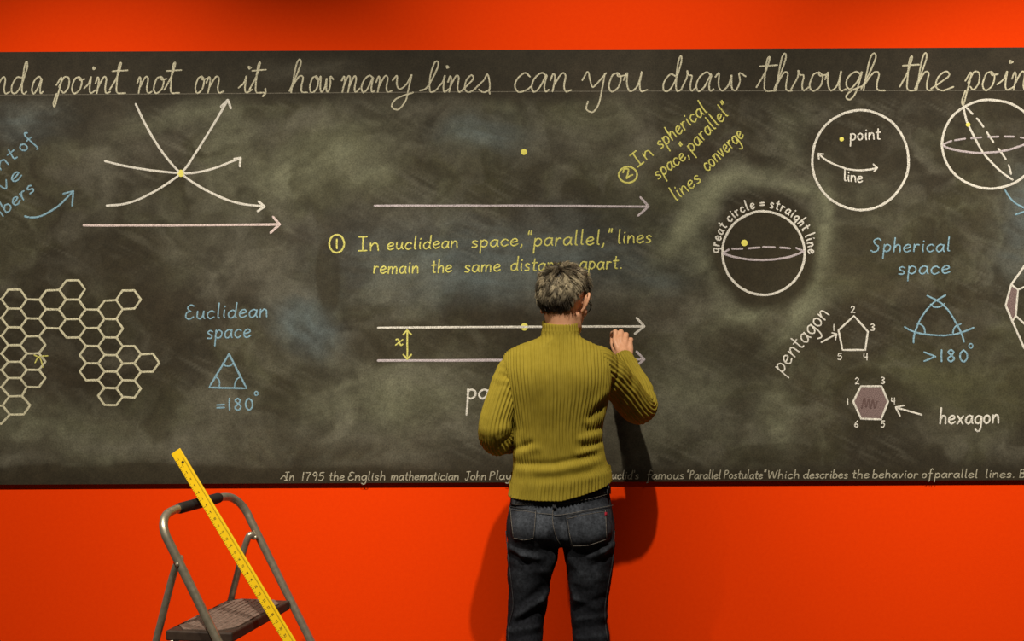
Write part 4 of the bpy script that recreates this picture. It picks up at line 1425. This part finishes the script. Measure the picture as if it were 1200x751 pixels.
        idx = np.arange(len(V)).reshape(len(full), nk)
        fs = []
        for i in range(len(full) - 1):
            A, B_ = idx[i], idx[i + 1]
            fs += np.stack([A, np.roll(A, -1), np.roll(B_, -1), B_], -1).tolist()
        fs.append(idx[0][::-1].tolist())
        return mesh('sleeve', V.tolist(), fs, M_KNIT, sw)

    sleeve(ARM_R, [(.12, 0, -.005, .02, 1.2), (.30, 0, .004, .03, 1.0), (.52, 90, -.006, .02, 1.0), (.60, 60, .005, .02, 1.0), (.68, 20, -.005, .018, 1.0), (.93, 0, .003, .02, 3)])
    sleeve(ARM_L, [(.17, 0, -.007, .018, 1.0), (.21, 0, .005, .02, 1.2), (.45, 0, .005, .03, 1.0), (.53, 0, -.006, .018, 1.1), (.60, 0, .005, .02, 1.0), (.68, 0, -.006, .018, 1.0)])

    # turtleneck collar
    nr, per = 34, 8
    nk = nr * per
    th = np.arange(nk) * 2 * PI / nk
    vs = []
    C = [(398, 633, 682, .066), (394, 634.5, 680, .064), (389, 635.5, 678.5, .0625), (383, 636, 678, .0620), (379, 635.5, 678, .0625), (377, 636, 677.5, .0615), (376.6, 638, 675.5, .057), (379, 639, 674.5, .054), (388, 639, 674.5, .054)]
    for i, (py, l, r, b) in enumerate(C):
        L, R = T3(l, py), T3(r, py)
        cx, a = (L.x + R.x) / 2, (R.x - L.x) / 2
        d = 0.0014 * np.cos(th * nr) if i < 6 else 0 * th
        dz = 0.010 * np.sin(th)
        vs.append(np.stack([cx + (a + d) * np.cos(th), -.464 + (b + d) * np.sin(th) + 0.012 * (398 - py) / 22, L.z + dz], -1))
    # finer rows
    V0 = np.stack(vs)
    t = np.linspace(0, len(C) - 1, 40)
    V = np.stack([V0[int(min(k, len(C) - 2))] * (1 - (k - int(min(k, len(C) - 2)))) + V0[int(min(k, len(C) - 2)) + 1] * (k - int(min(k, len(C) - 2))) for k in t])
    idx = np.arange(V.shape[0] * nk).reshape(V.shape[0], nk)
    fs = []
    for i in range(V.shape[0] - 1):
        A, B_ = idx[i], idx[i + 1]
        fs += np.stack([A, np.roll(A, -1), np.roll(B_, -1), B_], -1).tolist()
    mesh('collar', V.reshape(-1, 3).tolist(), fs, M_KNIT, sw)


build_sweater()


# ------------------------------------------------------------------ jeans and shoes
def build_jeans():
    g = Geo()
    z = lambda py: T3(655, py).z

    def rg(py, l, r, b, cy):
        L, R = T3(l, py), T3(r, py)
        return ((L.z + R.z) / 2, (L.x + R.x) / 2, cy, (R.x - L.x) / 2, b)

    g.add(*rings([rg(560, 601, 712, .098, -.455), rg(572, 600, 714, .100, -.455), rg(585, 598.5, 716, .104, -.456), rg(600, 596, 718.5, .112, -.458), rg(615, 593, 721, .118, -.458),
                  rg(628, 592.5, 721, .116, -.455), rg(634, 596, 717, .100, -.452), rg(640, 618, 694, .075, -.45)], 56, 2.3))
    for cx in (627, 688):
        g.add(*ellipsoid(T3(cx, 621, 3.475), (0.083, 0.078, 0.075)))
    for Lg in (LEG_L, LEG_R):
        c = catmull([(*p, r) for p, r in Lg], 8)
        g.add(*tube([q[:3] for q in c], [(float(q[3]), float(q[3]) * 1.12) for q in c], 28, (1, 0.02, 0.0), True))
    me = fuse(g, 0.0055, 9)
    co, no = co_of(me), no_of(me)
    d = co[:, 1] - CAMY
    px = co[:, 0] / d * F + 600
    py = 375.5 - (co[:, 2] - CAMZ) / d * F
    back = np.clip(-no[:, 1] * 1.6 + .2, 0, 1)
    disp = np.zeros(len(co))
    FO = [(596, 641, 612, 650, .009, 4), (612, 650, 628, 653, .009, 4), (598, 650, 618, 661, -.008, 4), (720, 636, 705, 646, .009, 4), (705, 646, 690, 653, .008, 4), (716, 650, 694, 664, -.007, 4),
          (643, 690, 632, 703, .008, 4), (632, 703, 604, 722, .008, 4.5), (636, 688, 612, 706, -.006, 4), (604, 730, 632, 716, -.009, 4), (596, 738, 628, 734, .006, 4), (600, 748, 634, 742, -.006, 4),
          (664, 685, 674, 702, .008, 4), (674, 702, 700, 714, .006, 5), (672, 714, 708, 700, -.007, 4), (676, 726, 709, 722, .007, 4), (672, 738, 712, 732, -.007, 4), (676, 748, 712, 744, .006, 4),
          (668, 655, 680, 672, .006, 5), (648, 655, 640, 674, .006, 5), (657, 612, 657, 646, -.010, 5), (604, 630, 640, 640, -.006, 6), (680, 643, 714, 632, -.006, 5), (602, 672, 640, 668, .004, 6), (676, 680, 710, 676, .004, 6)]
    for (x0, y0, x1, y1, h, w) in FO:
        ex, ey = x1 - x0, y1 - y0
        tt = np.clip(((px - x0) * ex + (py - y0) * ey) / (ex * ex + ey * ey), 0, 1)
        dd = np.hypot(px - x0 - tt * ex, py - y0 - tt * ey)
        disp += 0.75 * h * np.exp(-(dd / w) ** 2) * back
    disp += 0.009 * (fbm2(co[:, 0] * 16 + co[:, 1] * 7, co[:, 2] * 22, 33, 3) - 0.5) * np.clip((0.93 - co[:, 2]) * 8, 0, 1)
    set_co(me, co + no * disp[:, None])
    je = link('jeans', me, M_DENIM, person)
    # worn paler on seat and crease tops; overhead light on the seat painted in
    wear_and_light = 0.045 + 0.50 * np.clip(disp * 90, 0, 1) * back
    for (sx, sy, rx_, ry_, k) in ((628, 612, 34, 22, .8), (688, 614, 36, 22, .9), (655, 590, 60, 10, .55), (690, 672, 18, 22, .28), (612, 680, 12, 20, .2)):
        wear_and_light += k * np.exp(-((px - sx) / rx_) ** 2 - ((py - sy) / ry_) ** 2) * back * (0.35 + 1.1 * fbm2(px / 7, py / 16, 77, 3))
    wear_and_light = np.clip(wear_and_light, 0, 1)[:, None]
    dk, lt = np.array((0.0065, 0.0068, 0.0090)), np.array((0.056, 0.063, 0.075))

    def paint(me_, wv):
        at = me_.color_attributes.new('wear_and_light', 'FLOAT_COLOR', 'POINT')
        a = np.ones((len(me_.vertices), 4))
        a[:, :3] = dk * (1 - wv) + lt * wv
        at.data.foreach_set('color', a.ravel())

    paint(me, wear_and_light)
    bv = BVHTree.FromPolygons([tuple(v.co) for v in me.vertices], [tuple(p.vertices) for p in me.polygons])
    cam_o = Vector((0, CAMY, CAMZ))

    def hit(x, y, off=0.0022):
        q = PX(x, y, 3.4)
        h = bv.ray_cast(cam_o, (q - cam_o).normalized())
        if h[0] is None:
            return PX(x, y, 3.46)
        return h[0] + h[1] * off

    def patch(name, fn, nu, nv, m, parent, off=0.002):
        """patch on the cloth: fn(u, v) -> px, py"""
        vs = []
        for j in range(nv + 1):
            for i in range(nu + 1):
                vs.append(hit(*fn(i / nu, j / nv), off))
        fs = [(j * (nu + 1) + i, j * (nu + 1) + i + 1, (j + 1) * (nu + 1) + i + 1, (j + 1) * (nu + 1) + i) for j in range(nv) for i in range(nu)]
        o = mesh(name, vs, fs, m, parent)
        s = o.modifiers.new('s', 'SOLIDIFY')
        s.thickness = 0.0028
        s.offset = 0
        return o

    def seam(name, pts, m, parent, r=0.0011, off=0.0035):
        c = catmull(pts, 8)
        q = [hit(p[0], p[1], off) for p in c]
        v, f = tube(q, r, 6)
        return mesh(name, v, f, m, parent)

    # waistband, sloping up to the right
    top = lambda u: 584.5 - 15.5 * u ** 1.3
    patch('waistband', lambda u, v: (599.5 + 114 * u, top(u) + (7 + 2.5 * u) * v), 44, 3, M_DENIM2, je, 0.003)
    seam('stitching', [(600, 591.5), (628, 590.5), (657, 590), (690, 584.5), (713, 578.5)], M_STITCH, je, .0007, .0052)
    for (x, y, h) in ((649.5, 584, 12), (711, 566, 13), (603, 580, 12)):
        o = patch('belt_loop', lambda u, v, x=x, y=y, h=h: (x - 2 + 4 * u + (0.02 * h * v), y + h * v), 2, 6, M_DENIM2, je, 0.007)
    # yoke and centre seam
    seam('yoke_seam', [(597.5, 599), (612, 600.5), (630, 602), (646, 602.5), (649, 603)], M_STITCH, je, .0009)
    seam('yoke_seam', [(718, 592), (700, 595.5), (680, 599.5), (662, 602.5), (649, 604)], M_STITCH, je, .0009)
    seam('centre_seam', [(649, 592), (647.5, 604), (648, 618), (652, 630), (656.5, 637)], M_STITCH, je, .0011)
    seam('side_seam', [(594, 622), (597, 655), (601, 690), (602, 712), (597, 735), (597, 751)], M_DENIM2, je, .0016)
    seam('side_seam', [(719, 622), (717, 655), (711, 690), (708, 712), (709, 735), (711, 751)], M_DENIM2, je, .0016)

    def quad(A, B, C, D):
        return lambda u, v: (A[0] * (1 - u) * (1 - v) + B[0] * u * (1 - v) + C[0] * u * v + D[0] * (1 - u) * v,
                             A[1] * (1 - u) * (1 - v) + B[1] * u * (1 - v) + C[1] * u * v + D[1] * (1 - u) * v)

    for A, B, C, D, tip in (((598, 593.5), (629, 599.5), (626.5, 631), (602, 631), (614, 634.5)), ((662, 604.5), (710, 597), (711.5, 632), (670, 640.5), (692, 640.5))):
        q = quad(A, B, C, D)
        fn = lambda u, v, q=q, tip=tip: (q(u, v)[0], q(u, v)[1] + (2.2 * v * (1 - abs(2 * u - 1))))
        pk = patch('back_pocket', fn, 16, 14, M_DENIM, je, 0.003)
        pc = co_of(pk.data)
        paint(pk.data, (0.30 + 0.55 * fbm2(pc[:, 0] * 55, pc[:, 2] * 30, 78, 3))[:, None])
        bd = [fn(0.04, 0.02), fn(0.04, .5), fn(0.05, .95), fn(.5, .97), fn(.95, .95), fn(.96, .5), fn(.96, .02)]
        for i in range(2):
            pass
        c = []
        for a, b in zip(bd[:-1], bd[1:]):
            c += [(a[0] + (b[0] - a[0]) * t, a[1] + (b[1] - a[1]) * t) for t in np.linspace(0, 1, 9)]
        v, f = tube([hit(p[0], p[1], .0055) for p in c], .0009, 6)
        mesh('stitching', v, f, M_STITCH, pk)
        v, f = tube([hit(*fn(t, .0), .0052) for t in np.linspace(0.02, .98, 20)], .0016, 6)
        mesh('pocket_hem', v, f, M_DENIM2, pk)
        v, f = tube([hit(*fn(t, .09), .0055) for t in np.linspace(0.04, .96, 20)], .0007, 6)
        mesh('stitching', v, f, M_STITCH, pk)
        if A[0] > 640:
            patch('pocket_tab', quad((707, 601.5), (709.2, 601.2), (709.4, 605.2), (707.2, 605.5)), 3, 3, M_RED, pk, 0.0075)['label'] = 'tiny red tab on the right pocket'
    # shoes
    for Lg in (LEG_L, LEG_R):
        a = Lg[-1][0]
        sh = Geo()
        toe = 0.03 if Lg is LEG_R else -0.02
        sh.add(*ellipsoid((a.x, a.y - 0.008, 0.068), (0.044, 0.062, 0.062)))
        sh.add(*ellipsoid((a.x + toe * .35, a.y + 0.05, 0.058), (0.045, 0.095, 0.052)))
        sh.add(*ellipsoid((a.x + toe * .8, a.y + 0.12, 0.044), (0.046, 0.080, 0.038)))
        m2 = fuse(sh, 0.005, 4)
        c2 = co_of(m2)
        c2[:, 2] = np.maximum(c2[:, 2], 0.018)
        set_co(m2, c2)
        so = link('shoe', m2, M_SHOE, person)
        ol = []
        for k in range(40):
            t = 2 * PI * k / 40
            yy = 0.065 + 0.14 * math.sin(t)
            wv = 0.043 + 0.006 * math.sin(t) - 0.008 * math.cos(2 * t)
            ol.append((a.x + wv * math.cos(t) + toe * (yy + .03) / .2, a.y + yy))
        vs = [(p[0], p[1], 0.0005) for p in ol] + [(p[0], p[1], 0.022) for p in ol]
        fs = [tuple(range(39, -1, -1)), tuple(range(40, 80))] + [(i, (i + 1) % 40, 40 + (i + 1) % 40, 40 + i) for i in range(40)]
        mesh('sole', vs, fs, M_SOLE, so)


build_jeans()


# ------------------------------------------------------------------ hair, glasses, chalk
def build_hair():
    vs, fs, cl = [], [], []
    HCc = Vector((0, -0.012, 0.022))
    R = (0.0735, 0.094, 0.091)

    def on(th, ph, k=1.0):
        return Vector((HCc.x + R[0] * k * math.cos(ph) * math.sin(th), HCc.y + R[1] * k * math.cos(ph) * math.cos(th), HCc.z + R[2] * k * math.sin(ph)))

    def hairline(th):
        """lowest elevation with hair; th = 0 is the forehead, pi the nape"""
        a = abs(math.atan2(math.sin(th), math.cos(th)))
        if math.sin(th) < 0:
            return float(np.interp(a, [0, .5, .95, 1.20, 1.60, 1.85, 2.1, 2.5, PI], [.62, .58, .35, -.25, -.40, -.60, -.80, -1.10, -1.15]))
        return float(np.interp(a, [0, .5, .95, 1.20, 1.40, 1.60, 1.85, 2.1, 2.5, PI], [.62, .58, .42, .10, .16, .34, .10, -.55, -1.10, -1.15]))

    # scalp cap
    nu, nv = 80, 36
    for j in range(nv + 1):
        for i in range(nu):
            th = 2 * PI * i / nu
            lo = hairline(th)
            ph = lo + (PI / 2 - 0.01 - lo) * j / nv
            k = 1.0 + 0.035 * min(1, j / 8) + 0.012 * math.sin(th * 7 + ph * 9)
            vs.append(H(*on(th, ph, k)))
            cl.append((0.030, 0.024, 0.017))
    for j in range(nv):
        for i in range(nu):
            i2 = (i + 1) % nu
            fs.append((j * nu + i, j * nu + i2, (j + 1) * nu + i2, (j + 1) * nu + i))
    # locks of strands
    r = random.Random(5)
    crown = on(PI * 0.93, 0.95)
    n = 0
    while n < 900:
        th = r.uniform(-PI, PI)
        sp = r.uniform(-0.98, 1)
        ph = math.asin(sp)
        lo = hairline(th)
        if ph < lo:
            continue
        n += 1
        p0 = on(th, ph)
        nr = Vector((p0.x / R[0] ** 2, (p0.y - HCc.y) / R[1] ** 2, (p0.z - HCc.z) / R[2] ** 2)).normalized()
        away = (p0 - crown)
        away = (away - nr * away.dot(nr))
        away = away.normalized() if away.length > 1e-4 else Vector((1, 0, 0))
        down = Vector((0, 0, -1)) - nr * (-nr.z)
        down = down.normalized() if down.length > 1e-3 else away
        side = nr.cross(away)
        topness = max(0.0, min(1.0, (ph - 0.15) / 0.6))
        low = max(0.0, min(1.0, (-0.1 - ph) / 0.6))
        dirn = (away * (0.8 + .3 * topness) + down * (0.7 * (1 - topness)) + side * r.uniform(-.75, .75) + Vector((0.25, 0, 0)) * topness).normalized()
        lift = r.uniform(0.02, 0.26) * (1 - 0.7 * low) + 0.14 * topness * r.random()
        near_ear = max(0.0, 1 - abs(th - 1.6) / 0.45) * (1 if ph < 0.6 else 0)
        ln = r.uniform(0.022, 0.036) * (1 - 0.35 * low) * (1 - 0.55 * near_ear) + 0.012 * topness
        tip = p0 + dirn * ln + nr * ln * lift
        pt = float(vnoise2(np.array([th * 3.2 + 40]), np.array([ph * 4.5 + 40]), 61)[0])
        grey = min(1.0, max(0.0, 0.45 * r.random() + 1.3 * (pt - 0.5) + 0.32))
        basec = Vector((0.040, 0.030, 0.018)).lerp(Vector((0.50, 0.42, 0.27)), (grey ** 1.3) * (0.30 + 0.70 * (1 - low)) * (1.0 if r.random() < .85 else .3))
        if low > 0.35:
            basec = basec.lerp(Vector((0.035, 0.026, 0.018)), 0.75)
        for k in range(22):
            ja = Vector((r.gauss(0, 1), r.gauss(0, 1), r.gauss(0, 1)))
            q0 = p0 + (ja - nr * ja.dot(nr)) * 0.0052
            q0 = q0 - nr * 0.002
            jt = Vector((r.gauss(0, 1), r.gauss(0, 1), r.gauss(0, 1)))
            q3 = tip + jt * 0.0038
            q1 = q0 + (q3 - q0) * .33 + nr * ln * 0.15
            q2 = q0 + (q3 - q0) * .70 + nr * ln * 0.13
            w = r.uniform(0.00055, 0.0010)
            c = basec * r.uniform(0.65, 1.4)
            path = [q0, q1, q2, q3]
            b0 = len(vs)
            s1 = (q3 - q0).cross(nr).normalized()
            for i, q in enumerate(path):
                ww = w * (1, 1, .8, .15)[i]
                q = H(*q)
                a = HM @ s1 * ww
                u = HM @ nr * ww * 0.8
                vs += [q + a, q - a * 0.5 + u, q - a * 0.5 - u]
                cl += [tuple(c)] * 3
            for i in range(3):
                for m in range(3):
                    m2 = (m + 1) % 3
                    fs.append((b0 + i * 3 + m, b0 + i * 3 + m2, b0 + i * 3 + 3 + m2, b0 + i * 3 + 3 + m))
    o = mesh('hair', vs, fs, M_HAIR, person)
    at = o.data.color_attributes.new('hair', 'FLOAT_COLOR', 'POINT')
    a = np.ones((len(vs), 4))
    a[:, :3] = np.array(cl)
    at.data.foreach_set('color', a.ravel())


build_hair()


def build_glasses():
    fr = Geo()
    rims = []
    for s in (-1, 1):
        pts = [H(s * 0.033 + 0.024 * math.cos(t), 0.106 - 0.012 * abs(math.cos(t)) * (1 if math.cos(t) * s > 0 else 0), 0.002 + 0.018 * math.sin(t)) for t in np.linspace(0, 2 * PI, 25)[:-1]]
        c = catmull(pts, 3, True)
        c.append(c[0])
        fr.add(*tube(c, 0.0017, 8))
        rims.append(pts)
    fr.add(*tube(catmull([H(-0.010, 0.106, 0.006), H(0, 0.109, 0.009), H(0.010, 0.106, 0.006)], 5), 0.0016, 8))
    o = mesh('glasses', fr.v, fr.f, M_FRAME, person)
    o['label'] = 'thin dark-framed glasses'
    for s in (-1, 1):
        v, f = tube(catmull([H(s * 0.057, 0.096, 0.006), H(s * 0.068, 0.078, 0.008), H(s * 0.076, 0.03, 0.010), H(s * 0.080, -0.004, 0.010), H(s * 0.079, -0.016, -0.002)], 6), 0.0017, 8)
        mesh('temple_arm', v, f, M_FRAME, o)
    for pts in rims:
        c = sum(pts, Vector()) / len(pts)
        vs = [p for p in pts] + [c + HM @ Vector((0, 0.0015, 0))]
        n = len(pts)
        mesh('lens', vs, [(i, (i + 1) % n, n) for i in range(n)], M_LENS, o)


build_glasses()
tip = PE(719.5, 391.5, 0.0185)
back_ = PE(719.5, 397.0, 0.052)
root = tip.lerp(back_, .5)
v, f = tube([tip, tip.lerp(back_, .1), back_], [0.0035, 0.0048, 0.0048], 14)
o = mesh('chalk_stick', v, f, mat('chalk_body', (0.75, 0.73, 0.68), 0.9, 0.1, bump=(300, .2, .001)))
o['label'] = 'short stick of white chalk pinched in the right hand at the board'
o['category'] = 'chalk'
